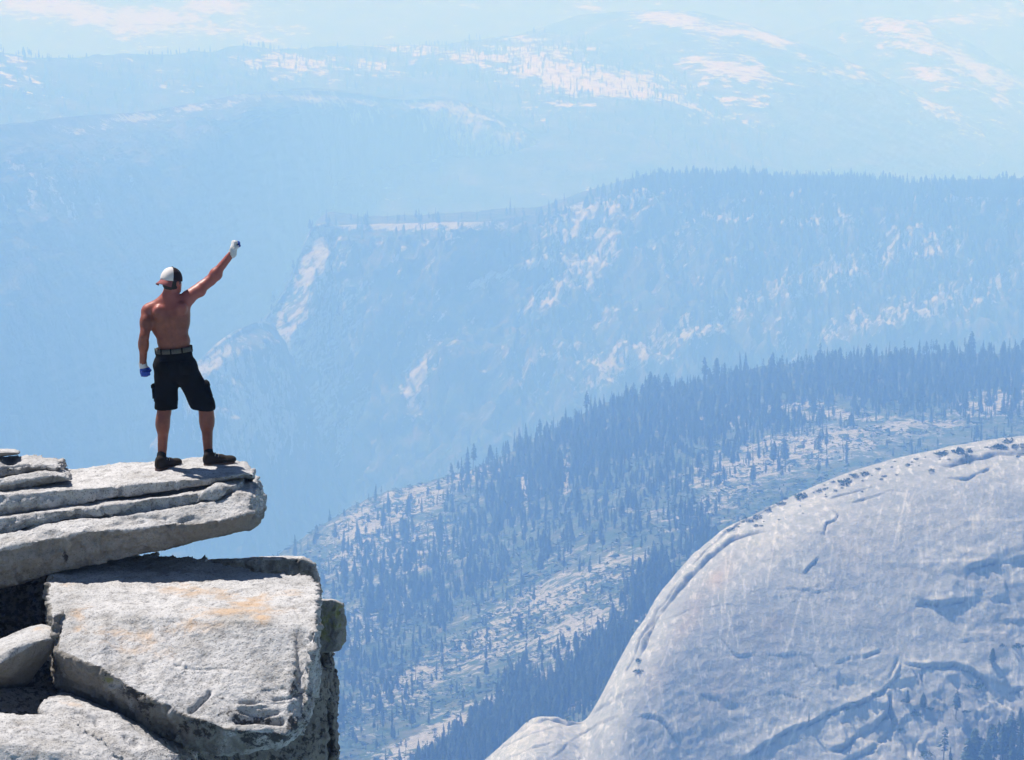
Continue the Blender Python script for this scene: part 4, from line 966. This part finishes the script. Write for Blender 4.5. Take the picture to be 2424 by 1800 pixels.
# --- back of the dark recess and the mountain that carries it all ---
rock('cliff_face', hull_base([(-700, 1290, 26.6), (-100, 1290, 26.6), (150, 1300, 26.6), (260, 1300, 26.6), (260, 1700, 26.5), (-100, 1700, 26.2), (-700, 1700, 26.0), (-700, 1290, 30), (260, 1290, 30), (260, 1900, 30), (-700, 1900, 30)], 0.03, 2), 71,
     'dark back wall of the recess between the overhang and the boulders', attrs=lambda px, py, V, N: {'weather_shade': 1.0, 'black': 0.35 + 0 * px, 'lichen': 0.0}, rough=1.0, cat='cliff')  # near-black colour stands in for the deep shade of the recess
rock('cliff_face', hull_base([(-400, 1330, 24.9), (-150, 1330, 24.9), (-150, 1700, 24.6), (-400, 1700, 24.5), (-400, 1330, 27.5), (-150, 1330, 27.5), (-150, 1750, 27.5), (-400, 1750, 27.5)], 0.03, 2), 72,
     'unseen rock wall added at the left to keep the recess enclosed and dark', attrs=wall, rough=1.0, cat='cliff')  # unseen wall, added to enclose the recess and keep it black
b_ = hull_base([(-2200, 2050, 23.3), (-400, 2050, 23.3), (300, 2050, 23.4), (560, 2000, 24.6), (780, 1980, 26.2), (800, 2000, 32), (-2200, 1700, 33), (-2200, 5000, 22), (300, 5000, 22.5), (900, 5000, 26), (950, 5000, 36), (-2200, 5000, 38)], 0.16, 2)
cl = rock('summit_cliff', b_, 73, attrs=wall, rough=4.0, amp=3.0)
tag(cl, kind='structure')
# ------------------------------------------------------------------ implicit modelling (person)
def surface_nets(f, lo, hi, h):
    lo = np.array(lo, float); hi = np.array(hi, float)
    n = np.ceil((hi - lo) / h).astype(int) + 1
    ax = [lo[k] + h * np.arange(n[k]) for k in range(3)]
    G = np.stack(np.meshgrid(*ax, indexing='ij'), -1)
    S = f(G.reshape(-1, 3)).reshape(n)
    c = np.zeros(tuple(n - 1) + (3,)); cnt = np.zeros(tuple(n - 1))
    cor = [(a, b, d) for a in (0, 1) for b in (0, 1) for d in (0, 1)]
    sl = lambda o: tuple(slice(o[k], n[k] - 1 + o[k]) for k in range(3))
    for i in range(8):
        for k in range(3):
            if cor[i][k] == 0:
                o2 = list(cor[i]); o2[k] = 1
                a, b = S[sl(cor[i])], S[sl(o2)]
                m = (a < 0) != (b < 0)
                t = np.where(m, a / np.where(a == b, 1, a - b), 0)
                for q in range(3):
                    c[..., q] += np.where(m, cor[i][q] + (t if q == k else 0), 0)
                cnt += m
    act = cnt > 0
    idx = -np.ones(act.shape, int); idx[act] = np.arange(act.sum())
    ii = np.argwhere(act)
    V = lo + h * (ii + c[act] / cnt[act][:, None])
    F = []
    for k in range(3):
        a, b = [(1, 2), (2, 0), (0, 1)][k]
        s0 = [slice(1, n[q] - 1) for q in range(3)]; s0[k] = slice(0, n[k] - 1)
        s1 = list(s0); s1[k] = slice(1, n[k])
        A, B = S[tuple(s0)] < 0, S[tuple(s1)] < 0
        for sign, m in ((0, A & ~B), (1, ~A & B)):
            w = np.argwhere(m)
            if not len(w): continue
            o = np.array([s.start for s in s0]); w = w + o
            def at(da, db):
                u = w.copy(); u[:, a] -= da; u[:, b] -= db
                return idx[u[:, 0], u[:, 1], u[:, 2]]
            q = [at(1, 1), at(0, 1), at(0, 0), at(1, 0)]
            if sign: q = q[::-1]
            F.append(np.stack(q, 1))
    F = np.concatenate(F)
    return V, F
def relax(V, F, it=2, lam=0.5):
    E = np.concatenate([F[:, [0, 1]], F[:, [1, 2]], F[:, [2, 3]], F[:, [3, 0]]])
    deg = np.bincount(E.ravel(), minlength=len(V))[:, None].clip(1)
    for _ in range(it):
        s = np.zeros_like(V)
        for k in range(3):
            s[:, k] = np.bincount(E[:, 0], V[E[:, 1], k], len(V)) + np.bincount(E[:, 1], V[E[:, 0], k], len(V))
        V = V + lam * (s / deg - V)
    return V
def vnorm(V, F):
    n = np.cross(V[F[:, 2]] - V[F[:, 0]], V[F[:, 3]] - V[F[:, 1]])
    N = np.zeros_like(V)
    for k in range(4):
        for q in range(3): N[:, q] += np.bincount(F[:, k], n[:, q], len(V))
    return N / (np.linalg.norm(N, axis=1)[:, None] + 1e-12)
def smin(a, b, k):
    h = np.clip(0.5 + 0.5 * (b - a) / k, 0, 1)
    return b * (1 - h) + a * h - k * h * (1 - h)
def smax(a, b, k): return -smin(-a, -b, k)
def cap_(p, a, b, r0, r1, flat=None):
    a = np.array(a, float); b = np.array(b, float); ab = b - a
    t = np.clip((p - a) @ ab / (ab @ ab + 1e-12), 0, 1)
    d = p - a - t[:, None] * ab
    if flat is not None: d = d / np.array(flat)
    return np.linalg.norm(d, axis=1) - (r0 + (r1 - r0) * t)
def ell(p, c, r, R=None):
    q = p - np.array(c, float)
    if R is not None: q = q @ np.array(R)
    r = np.array(r, float)
    k0 = np.linalg.norm(q / r, axis=1); k1 = np.linalg.norm(q / (r * r), axis=1)
    return k0 * (k0 - 1) / (k1 + 1e-9)
def sdf(prims, p):
    """prims: ('c',a,b,r0,r1,k) ('e',c,r,k[,R]) ('-c',...) subtract"""
    d = np.full(len(p), 9.0)
    for q in prims:
        if q[0] == 'c': d = smin(d, cap_(p, *q[1:5]), q[5])
        elif q[0] == 'e': d = smin(d, ell(p, q[1], q[2], q[4] if len(q) > 4 else None), q[3])
        elif q[0] == '-c': d = smax(d, -cap_(p, *q[1:5]), q[5])
        elif q[0] == '-e': d = smax(d, -ell(p, q[1], q[2], q[4] if len(q) > 4 else None), q[3])
    return d
def rotz(a):
    c, s = math.cos(a), math.sin(a); return np.array([[c, -s, 0], [s, c, 0], [0, 0, 1]])

# ---- where the feet stand: top surface of the slab ----
top_layer = slab_root.children[0]
tv = np.empty(len(top_layer.data.vertices) * 3, np.float32); top_layer.data.vertices.foreach_get('co', tv); tv = tv.reshape(-1, 3).astype(float)
tpx, tpy = proj(tv)
def on_slab(px, py):
    """highest point of the slab near the spot seen at (px, py)"""
    m = np.abs(tpx - px) < 4
    zmed = np.percentile(tv[m][:, 2], 97)
    m2 = m & (tv[:, 2] > zmed - 0.16)
    i = np.argmin(np.abs(tpy - py) + 1e3 * (~m2))
    return tv[i]
fl, fr_ = on_slab(385, 1110), on_slab(505, 1098)
BY = 26.08
root_loc = np.array(P(435, 1106, BY)); root_loc[2] = 0.5 * (fl[2] + fr_[2])
person = empty('person', tuple(root_loc), 'shirtless man in black cargo shorts and backwards cap, right fist raised, on the overhang', 'person')
def J(px, py, dy=0.0):
    w = np.array(P(px, py, BY + dy)); return w - root_loc
DL, DR = fl[1] - BY, fr_[1] - BY - 0.02

def skin_mat():
    t = NT('reddened_skin')
    v = t.mapping((1, 1, 1))
    n = t.noise(v, 5.0, 4, 0.6); n2 = t.noise(v, 30.0, 3, 0.6)
    col = t.ramp(n, [(0.35, (0.140, 0.038, 0.019)), (0.65, (0.22, 0.064, 0.034))])
    col = t.mix(t.ramp(n2, [(0.45, 0.25), (0.6, 0.0)]), col, (0.10, 0.032, 0.020))
    col = t.mix(t.math('MULTIPLY', t.attr('red'), 0.6), col, (0.40, 0.115, 0.095))
    m = t.bsdf(col, 0.45, t.bump(n2, 0.15, 0.003), 0.4)
    return m
M_skin = skin_mat()
prims = [
 ('e', J(403, 750), (.155, .112, .175), .03),
 ('e', J(411, 808), (.152, .105, .13), .08),
 ('e', J(413, 850), (.160, .12, .12), .06),
 ('c', J(362, 731, .0), J(440, 716, .01), .058, .058, .05),
 ('c', J(368, 724, -.01), J(397, 700, .0), .038, .045, .05),
 ('c', J(432, 716, -.01), J(406, 700, .0), .040, .045, .05),
 ('e', J(374, 764, -.005), (.070, .080, .125), .05), ('e', J(434, 752, -.005), (.062, .080, .135), .05),
 ('c', J(399, 716, .0), J(404, 684, .02), .064, .058, .04),
 # shoulder blades and the columns beside the spine
 ('e', J(376, 741, -.085), (.055, .042, .070), .025), ('e', J(430, 731, -.080), (.050, .044, .062), .025),
 ('c', J(399, 752, -.085), J(405, 822, -.070), .027, .030, .03), ('c', J(414, 750, -.085), J(421, 822, -.070), .027, .030, .03),
 ('-c', J(404, 738, -.135), J(413, 826, -.120), .014, .018, .025),
 ('-c', J(392, 716, -.125), J(404, 742, -.14), .012, .012, .03),
 # chest and belly on the far side
 ('e', J(386, 748, .085), (.075, .045, .065), .04), ('e', J(422, 746, .085), (.075, .045, .065), .04), ('e', J(409, 800, .07), (.11, .05, .10), .05),
 # hanging arm
 ('e', J(351, 738, .0), (.066, .066, .075), .03),
 ('c', J(350, 742, .0), J(342, 795, -.10), .058, .044, .02), ('e', J(346, 764, -.045), (.060, .062, .085), .02),
 ('c', J(341, 798, -.10), J(338, 864, -.02), .045, .031, .015), ('e', J(339.5, 816, -.08), (.050, .050, .085), .02),
 # raised arm
 ('e', J(446, 704, .03), (.068, .064, .062), .03),
 ('c', J(448, 703, .03), J(498, 664, .12), .060, .049, .025), ('e', J(468, 691, .06), (.076, .060, .054), .02), ('e', J(480, 674, .09), (.05, .046, .030), .02),
 ('c', J(497, 665, .12), J(552, 596, .14), .048, .031, .02), ('e', J(511, 650, .125), (.062, .054, .062), .02),
 ('e', J(503, 664, .12), (.034, .034, .034), .02),
 # legs
 ('c', J(393, 868, .0), J(389, 968, .5 * DL), .088, .060, .05), ('e', J(389, 972, .6 * DL + .02), (.062, .064, .07), .03),
 ('c', J(388, 982, .7 * DL), J(382.5, 1098, DL + .02), .058, .037, .03), ('e', J(384.5, 1003, .8 * DL - .022), (.066, .066, .115), .03),
 ('c', J(439, 872, .02), J(487, 964, .5 * DR), .090, .062, .05), ('e', J(487, 970, .6 * DR + .02), (.065, .066, .07), .03),
 ('c', J(489, 980, .7 * DR), J(493, 1086, DR), .060, .038, .03), ('e', J(489.5, 995, .8 * DR - .016), (.071, .068, .115), .03),
]
# head looks right and away
HC = J(407, 665, .02); fd = np.array([.62, .78, -.02]); fd /= np.linalg.norm(fd); sd_ = np.array([fd[1], -fd[0], 0]); up_ = np.array([0, 0, 1.])
RH = np.stack([sd_, fd, up_], 1)
def H(x, y, z): return HC + RH @ np.array([x, y, z])
prims += [('e', HC, (.076, .094, .108), .02, RH), ('e', H(0, .030, -.062), (.058, .066, .060), .03, RH), ('e', H(0, .070, -.098), (.030, .026, .024), .025, RH),
          ('e', H(0, .098, -.022), (.013, .022, .026), .012, RH), ('e', H(0, .106, -.036), (.017, .015, .011), .008, RH),
          ('e', H(0, .086, .018), (.055, .018, .012), .015, RH), ('e', H(0, .090, -.066), (.026, .012, .011), .008, RH),
          ('-c', H(-.022, .104, -.066), H(.022, .104, -.066), .002, .002, .004),
          ('-e', H(-.030, .092, .002), (.015, .012, .010), .012, RH), ('-e', H(.030, .092, .002), (.015, .012, .010), .012, RH),
          ('e', H(-.080, -.004, -.018), (.010, .020, .032), .006, RH), ('e', H(.080, -.004, -.018), (.010, .020, .032), .006, RH)]
bv, bf = surface_nets(lambda p: sdf(prims, p), (-.48, -.32, -.02), (.54, .38, 2.08), .0088)
bv = relax(bv, bf, 3, .5)
bn = vnorm(bv, bf)
bv = bv + bn * (0.0022 * fbm(bv / 0.05, 2, 200))[:, None]
me = mesh_np('body', bv, bf, M_skin)
wpx, wpy = proj(bv + root_loc)
red = np.clip(sstep(760, 715, wpy) * 0.9 + 0.35 * sstep(.3, .8, bn[:, 2]) + .25 * fbm(bv / .06, 3, 210), 0, 1) * sstep(960, 940, wpy)  # redder on the shoulders and on upward faces
at = me.attributes.new('red', 'FLOAT', 'POINT'); at.data.foreach_set('value', red.astype(np.float32))
body = link(bpy.data.objects.new('body', me), person)

def part(name, V, F, mat, parent, smooth=True):
    return link(bpy.data.objects.new(name, mesh_np(name, V, F, mat, smooth)), parent)
def sdf_part(name, f, lo, hi, h, mat, parent, it=1, disp=0, dw=.03, seed=0):
    V, F = surface_nets(f, lo, hi, h); V = relax(V, F, it)
    if disp: V = V + vnorm(V, F) * (disp * fbm(V / dw, 3, seed))[:, None]
    return part(name, V, F, mat, parent)
def tube(pts, r, n=6):
    pts = [np.array(p, float) for p in pts]; V, F = [], []
    for k, p in enumerate(pts):
        d = pts[min(k + 1, len(pts) - 1)] - pts[max(k - 1, 0)]; d /= np.linalg.norm(d) + 1e-9
        a = np.cross(d, (0.3, 0.2, 1)); a /= np.linalg.norm(a) + 1e-9; b = np.cross(d, a)
        for q in range(n): V.append(p + r * (math.cos(6.2832 * q / n) * a + math.sin(6.2832 * q / n) * b))
    for k in range(len(pts) - 1):
        for q in range(n): F.append((k * n + q, k * n + (q + 1) % n, (k + 1) * n + (q + 1) % n, (k + 1) * n + q))
    return np.array(V), np.array(F)

# ---- face and hair ----
M_eye = plain('eye_white', (0.6, 0.58, 0.55), 0.3); M_hair = plain('dark_hair', (0.012, 0.009, 0.008), 0.6)
for sx in (-1, 1):
    part('eye', *surface_nets(lambda p: ell(p, H(sx * .030, .078, .002), (.012, .012, .012)), H(sx * .030, .078, .002) - .016, H(sx * .030, .078, .002) + .016, .004), M_eye, body)
hair_f = lambda p: np.maximum(np.maximum(sdf([('e', HC, (.082, .099, .110), .02, RH)], p), ((p - HC) @ fd) - .045 + 0.9 * ((p - HC) @ up_ < -.03) * 0.05), np.maximum((p - HC)[:, 2] - .03, -.092 - (p - HC)[:, 2]))
sdf_part('hair', hair_f, HC - .13, HC + .13, .005, M_hair, body, 1, .002, .01, 3)

# ---- cap, worn back to front ----
M_white = plain('cap_white_cotton', (0.62, 0.59, 0.57), 0.85, 0.2); M_maroon = plain('cap_maroon_mesh', (0.020, 0.010, 0.012), 0.85, 0.2); M_brim = plain('cap_brim_maroon', (0.23, 0.075, 0.075), 0.8, 0.2)
cap = link(bpy.data.objects.new('cap', None), person); CC = HC + np.array([-.004, -.006, .014]); cap.location = tuple(CC)
tilt = np.array([[1, 0, 0], [0, math.cos(-.14), -math.sin(-.14)], [0, math.sin(-.14), math.cos(-.14)]])
RC = RH @ tilt          # cap frame: +y where the face looks, brim at -y
def cap_pt(a, e, r=1.0):
    x, y, z = .090 * r * math.cos(e) * math.sin(a), -.108 * r * math.cos(e) * math.cos(a), .112 * r * math.sin(e)
    if e < 0: z *= 1.0
    return RC @ np.array([x, y, z])
for k in range(6):
    a0, a1 = math.radians(-60 + 60 * k), math.radians(60 * k)
    V, F = [], []
    NA, NE = 8, 10
    for lay, rr in enumerate((1.0, .955)):
        for i in range(NE + 1):
            e = -0.10 + (math.pi / 2 + 0.10) * i / NE
            for j in range(NA + 1):
                t_ = j / NA; bulge = 1 + .022 * math.sin(math.pi * t_) * math.cos(max(e, 0))
                V.append(cap_pt(a0 + (a1 - a0) * t_, e, rr * bulge))
    q = (NE + 1) * (NA + 1)
    for i in range(NE):
        for j in range(NA):
            b0 = i * (NA + 1) + j
            F += [(b0, b0 + 1, b0 + NA + 2, b0 + NA + 1), (q + b0 + NA + 1, q + b0 + NA + 2, q + b0 + 1, q + b0)]
    for j in range(NA): F.append((q + j, q + j + 1, j + 1, j))
    pn_ = part('panel', np.array(V), np.array(F), M_white if k in (0, 1) else M_maroon, cap)
    pn_['label'] = 'white front panel' if k in (0, 1) else 'dark maroon panel'
# brim: curved plate over the nape
V, F = [], []; NA, NR = 14, 6
for lay in (0, 1):
    for i in range(NR + 1):
        t_ = i / NR
        for j in range(NA + 1):
            a = math.radians(-58 + 116 * j / NA); w = math.cos(a * 1.45)
            p0 = np.array([.090 * math.sin(a), -.108 * math.cos(a), -.010])
            out = np.array([math.sin(a) * .25, -1.0, 0]) * (.062 * max(w, 0) ** .6) * t_
            p = p0 + out + np.array([0, 0, -.034 * t_ - .030 * (math.sin(a) ** 2) * t_ - .003 * lay])
            V.append(RC @ p)
q = (NR + 1) * (NA + 1)
for i in range(NR):
    for j in range(NA):
        b0 = i * (NA + 1) + j
        F += [(b0, b0 + 1, b0 + NA + 2, b0 + NA + 1), (q + b0 + NA + 1, q + b0 + NA + 2, q + b0 + 1, q + b0)]
for j in range(NA):
    b0 = NR * (NA + 1) + j; F.append((b0, b0 + 1, q + b0 + 1, q + b0))
part('brim', np.array(V), np.array(F), M_brim, cap)
part('button', *surface_nets(lambda p: ell(p, RC @ np.array([0, 0, .113]), (.009, .009, .006)), RC @ np.array([0, 0, .113]) - .014, RC @ np.array([0, 0, .113]) + .014, .004), M_maroon, cap)

# ---- shorts, belt ----
def cloth_mat(name, c, sc_=60, rough=0.9):
    t = NT(name); n = t.noise(t.mapping((1, 1, 1)), sc_, 3, 0.6)
    return t.bsdf(t.ramp(n, [(0.35, tuple(x * 0.7 for x in c)), (0.65, c)]), rough, t.bump(n, 0.3, 0.003), 0.15)
M_shorts = cloth_mat('black_cotton', (0.0045, 0.0040, 0.0036)); M_belt = cloth_mat('grey_webbing', (0.095, 0.09, 0.078), 120); M_pocket = cloth_mat('black_cotton_pocket', (0.0058, 0.0052, 0.0044))
Bc = J(412, 829, 0)
bt = np.array([7 * .00385 / .33, 0, -1.0]); bt /= -np.linalg.norm(bt)      # belt plane normal, a little lower on the right
HL, HR_ = J(397, 967, .4 * DL), J(479, 968, .5 * DR)
def shorts_f(p):
    d = sdf([('e', J(414, 862, 0), (.192, .142, .115), .02), ('e', J(412, 836, 0), (.165, .125, .07), .05),
             ('c', J(393, 872, .0), J(393, 962, .35 * DL), .108, .108, .05), ('c', J(441, 878, .01), J(480, 958, .5 * DR), .106, .117, .05),
             ('e', J(434, 885, -.05), (.08, .085, .085), .05), ('e', J(398, 880, -.05), (.075, .08, .085), .04)], p)
    # folds falling from the seat
    s = p[:, 0] * 0.8 + p[:, 2] * 0.35
    d = d + .0035 * np.sin((s + .05 * noise3(p / .12, 31)) * 85) * sstep(.8, .5, p[:, 2]) + .006 * fbm(p / .06, 3, 33)
    d = np.maximum(d, ((p - Bc) @ bt) - .004)
    nl = np.array([.02, 0, -1.0]); nr_ = np.array([-.12, 0, -1.0])
    left = p[:, 0] < J(430, 940)[0] + (J(424, 940)[2] - p[:, 2]) * 0.15
    cut = np.where(left, (p - HL) @ nl, (p - HR_) @ nr_)
    d = np.maximum(d, cut - .004)
    inner = np.minimum(cap_(p, J(391, 935, .3 * DL), J(393, 990, .45 * DL), .088, .094), cap_(p, J(468, 938, .4 * DR), J(484, 990, .6 * DR), .092, .100))
    return np.maximum(d, -inner)
shorts = sdf_part('shorts', shorts_f, (-.36, -.24, .42), (.36, .24, 1.18), .0075, M_shorts, person, 1)
# belt ring
e1 = np.cross((0, 1, 0), bt); e1 /= np.linalg.norm(e1); e2 = np.cross(bt, e1)
V, F = [], []; NB = 48; rx, ry = .163, .124
for k in range(NB):
    a = 2 * math.pi * k / NB
    for (dr, dz) in ((0, -.022), (0, .022), (-.010, .022), (-.010, -.022)):
        V.append(Bc + bt * (dz + .006) + e1 * (rx + dr + .006) * math.cos(a) + e2 * (ry + dr + .006) * math.sin(a))
for k in range(NB):
    for q in range(4): F.append((k * 4 + q, k * 4 + (q + 1) % 4, ((k + 1) % NB) * 4 + (q + 1) % 4, ((k + 1) % NB) * 4 + q))
belt = part('belt', np.array(V), np.array(F), M_belt, person)
def boxmesh(c, ax, ay, az, sx, sy, sz, bev=.18):
    V, F = [], []
    bm = bmesh.new(); bmesh.ops.create_cube(bm, size=1.0)
    bmesh.ops.bevel(bm, geom=bm.edges[:], offset=bev, segments=2, affect='EDGES')
    M = np.stack([np.array(ax) * sx, np.array(ay) * sy, np.array(az) * sz], 1)
    for v in bm.verts: v.co = Vector(tuple(np.array(c) + M @ np.array(v.co)))
    me = bpy.data.meshes.new('box'); bm.to_mesh(me); bm.free(); return me
def boxpart(name, c, ax, ay, az, s, mat, parent, bev=.18):
    me = boxmesh(c, ax, ay, az, *s, bev); me.name = name; me.materials.append(mat)
    for p_ in me.polygons: p_.use_smooth = True
    return link(bpy.data.objects.new(name, me), parent)
for a in (-172, -128, -95, -60, -12, 60, 120):
    r_ = math.radians(a); n_ = e1 * math.cos(r_) + e2 * math.sin(r_); tg = -e1 * math.sin(r_) + e2 * math.cos(r_)
    boxpart('belt_loop', Bc + bt * .004 + e1 * (rx + .010) * math.cos(r_) + e2 * (ry + .010) * math.sin(r_), tg, n_, bt, (.012, .008, .060), M_shorts, shorts)
boxpart('buckle', Bc + e2 * (ry + .012) + bt * .006, e1, e2, bt, (.05, .01, .042), plain('buckle_metal', (.3, .3, .3), .35), belt)
pz = np.array([0, 0, 1.0])
for c_, ax_, s_, az_ in ((J(369, 930, .35 * DL - .01), (-.35, -.94, 0), (.115, .030, .155), (-.05, 0, 1)), (J(494, 925, .03), (.30, -.95, 0), (.125, .036, .165), (-.30, 0, 1))):
    ax_ = np.array(ax_) / np.linalg.norm(ax_); az_ = np.array(az_) / np.linalg.norm(az_)
    out = np.cross(ax_, az_); 
    pk = boxpart('cargo_pocket', c_, ax_, out, az_, s_, M_pocket, shorts, .2)
    boxpart('pocket_flap', np.array(c_) + az_ * s_[2] * .42, ax_, out, az_, (s_[0] * 1.06, s_[1] * 1.35, s_[2] * .30), M_pocket, pk, .15)
for c_, w_ in ((J(389, 872, -.136), .105), (J(437, 872, -.140), .11)):
    boxpart('back_pocket', c_, (1, 0, 0), (0, 1, 0), (0, .18, 1), (w_, .012, .12), M_pocket, shorts, .12)

# ---- gloves ----
M_gw = cloth_mat('glove_white_knit', (0.62, 0.62, 0.62), 200); M_gb = plain('glove_blue_rubber', (0.008, 0.045, 0.32), 0.45, 0.4)
def fist_prims():
    pr = [('e', (0, .004, .045), (.043, .020, .052), .012), ('c', (0, 0, -.035), (0, 0, .02), .033, .030, .02)]
    for k, (x, L, r) in enumerate(((.031, .040, .0105), (.011, .044, .011), (-.010, .041, .0105), (-.029, .034, .0095))):
        z = .086 - .004 * abs(k - 1)
        a, b = (x, .002, z), (x, .002 + L * .95, z - .006)
        c = (x * .96, .006 + L * .90, z - .032); d = (x * .94, .022, z - .034)
        pr += [('c', (x, 0, .05), a, r * 1.1, r * 1.15, .008), ('c', a, b, r * 1.15, r, .004), ('c', b, c, r, r * .95, .004), ('c', c, d, r * .95, r * .85, .004)]
    pr += [('c', (.036, .004, .020), (.050, .022, .045), .016, .013, .012), ('c', (.050, .022, .045), (.030, .048, .052), .012, .011, .005), ('c', (.030, .048, .052), (.008, .053, .050), .0105, .009, .004)]
    return pr
FV, FF = surface_nets(lambda p: sdf(fist_prims(), p), (-.06, -.045, -.08), (.075, .075, .115), .0035)
FV = relax(FV, FF, 1)
def glove(wrist, zdir, palm, label, blue_lim):
    z = np.array(zdir, float); z /= np.linalg.norm(z); y = np.array(palm, float); y -= z * (y @ z); y /= np.linalg.norm(y); x = np.cross(y, z)
    R = np.stack([x, y, z], 1)
    o = link(bpy.data.objects.new('glove', mesh_np('glove', FV @ R.T, FF, M_gw)), person); o.location = tuple(np.array(wrist)); o['label'] = label
    o.data.materials.append(M_gb)
    cz = FV[FF].mean(1)
    blue = (cz[:, 1] > blue_lim + .006 * np.sin(cz[:, 0] * 150)) & (cz[:, 2] > .012)
    o.data.polygons.foreach_set('material_index', blue.astype(np.int32))
    # ribbed cuff
    V, F = tube([np.array([0, 0, t_]) for t_ in np.linspace(-.040, .012, 9)], .036, 20)
    rr = 1 + .05 * np.cos(np.arange(len(V)) * math.pi); V[:, :2] *= rr[:, None]
    part('cuff', V @ R.T, F, M_gw, o)
    return o
wr = J(551.5, 594, .14)
glove(wr, (.10, .05, 1), (.95, .50, .05), 'white work glove on the raised fist, blue at the fingers', .026)
wl = J(339.5, 868, -.02)
glove(wl, (.16, .0, -1), (.35, -.95, .1), 'blue work glove with white cuff on the lowered fist', .000)

# ---- socks and shoes ----
M_sock = plain('black_sock', (0.008, 0.008, 0.009), 0.9, 0.1); M_upper = cloth_mat('brown_suede', (0.034, 0.027, 0.021), 90); M_sole = plain('rubber_sole', (0.13, 0.075, 0.05), 0.8, 0.2); M_lace = plain('tan_lace', (0.42, 0.36, 0.26), 0.8, 0.2); M_toe = cloth_mat('dark_suede', (0.030, 0.026, 0.022), 90)
def shoe(heel, ang, ankle, pitch=0.0):
    c, s = math.cos(ang), math.sin(ang)
    R = np.array([[c, -s, 0], [s, c, 0], [0, 0, 1.0]]) @ np.array([[math.cos(pitch), 0, -math.sin(pitch)], [0, 1, 0], [math.sin(pitch), 0, math.cos(pitch)]])
    up = [('e', (.045, 0, .050), (.052, .040, .052), .02), ('c', (.05, 0, .055), (.16, 0, .046), .042, .040, .02), ('e', (.225, .004, .036), (.075, .047, .034), .03), ('e', (.055, 0, .085), (.048, .040, .036), .02)]
    f = lambda p: np.maximum(sdf(up, p), .016 - p[:, 2] + 0 * p[:, 0])
    V, F = surface_nets(f, (-.02, -.065, 0), (.32, .065, .14), .006); V = relax(V, F, 1)
    o = link(bpy.data.objects.new('shoe', mesh_np('shoe', V @ R.T, F, M_upper)), person); o.location = tuple(np.array(heel)); o.scale = (1.0, 1.10, 1.18)
    sl_ = lambda p: np.maximum(np.minimum(np.minimum(cap_(p * np.array([1, 1, 0]), (.045, 0, 0), (.12, 0, 0), .046, .040), cap_(p * np.array([1, 1, 0]), (.12, 0, 0), (.235, .004, 0), .040, .054)), 9) , np.maximum(p[:, 2] - .022, -p[:, 2]))
    V, F = surface_nets(sl_, (-.02, -.07, -.01), (.32, .07, .04), .006)
    V = relax(V, F, 1); part('sole', V @ R.T, F, M_sole, o)
    V, F = surface_nets(lambda p: np.maximum(ell(p, (.240, .004, .034), (.064, .050, .034)), .02 - p[:, 2]), (.15, -.06, 0), (.32, .06, .09), .006)
    part('toe_cap', V @ R.T, F, M_toe, o)
    V, F = tube([(.036, y, .098 + .012 * abs(y) * 20) for y in (-.042, 0, .042)], .008)
    for k in range(4):
        x = .105 + .028 * k; z = .098 - .011 * k
        V, F = tube([(x, -.034, z - .018), (x + .010, -.018, z), (x + .006, .018, z), (x, .034, z - .018)], .0035)
        part('lace', V @ R.T, F, M_lace, o)
    a = np.array(ankle) - np.array(heel)
    b = R @ np.array([.055, 0, .075])
    a = a / np.array([1.0, 1.10, 1.18]); V, F = tube([b, b * .55 + a * .45, a], .043, 14)
    V = V + 0.0; part('sock', V, F, M_sock, o)
    return o
hl = J(371, 1112, 0); hl = np.array([fl[0] - .045, fl[1] - .09, fl[2] - .004]) - root_loc
hr = np.array(on_slab(484, 1102)) - root_loc + np.array([0, -.02, -.004])
shoe(hl, math.radians(48), J(382.5, 1076, DL + .0), 0.0)
shoe(hr, math.radians(12), J(492.5, 1064, DR), 0.03)
# ------------------------------------------------------------------ haze
bm = bmesh.new(); bmesh.ops.create_cube(bm, size=1.0)
me = bpy.data.meshes.new('haze'); bm.to_mesh(me); bm.free()
haze = link(bpy.data.objects.new('haze', me))
hx0, hx1, hy0, hy1, hz0, hz1 = -65000, 65000, -9000, 85000, -3200, 60
haze.scale = (hx1 - hx0, hy1 - hy0, hz1 - hz0); haze.location = ((hx0 + hx1) / 2, (hy0 + hy1) / 2, (hz0 + hz1) / 2)
hm = bpy.data.materials.new('haze_air'); hm.use_nodes = True
ht = hm.node_tree
for n in list(ht.nodes): ht.nodes.remove(n)
ho = ht.nodes.new('ShaderNodeOutputMaterial'); hv = ht.nodes.new('ShaderNodeVolumePrincipled')
hv.inputs['Color'].default_value = (*HAZE_COLOR, 1)
hv.inputs['Absorption Color'].default_value = (1, 1, 1, 1)
hv.inputs['Density'].default_value = HAZE_DENSITY
hv.inputs['Anisotropy'].default_value = 0.0
ht.links.new(hv.outputs[0], ho.inputs['Volume'])
me.materials.append(hm)
tag(haze, kind='stuff')
print('TRIS', sum(len(m.loops) - 2 * len(m.polygons) for m in bpy.data.meshes))
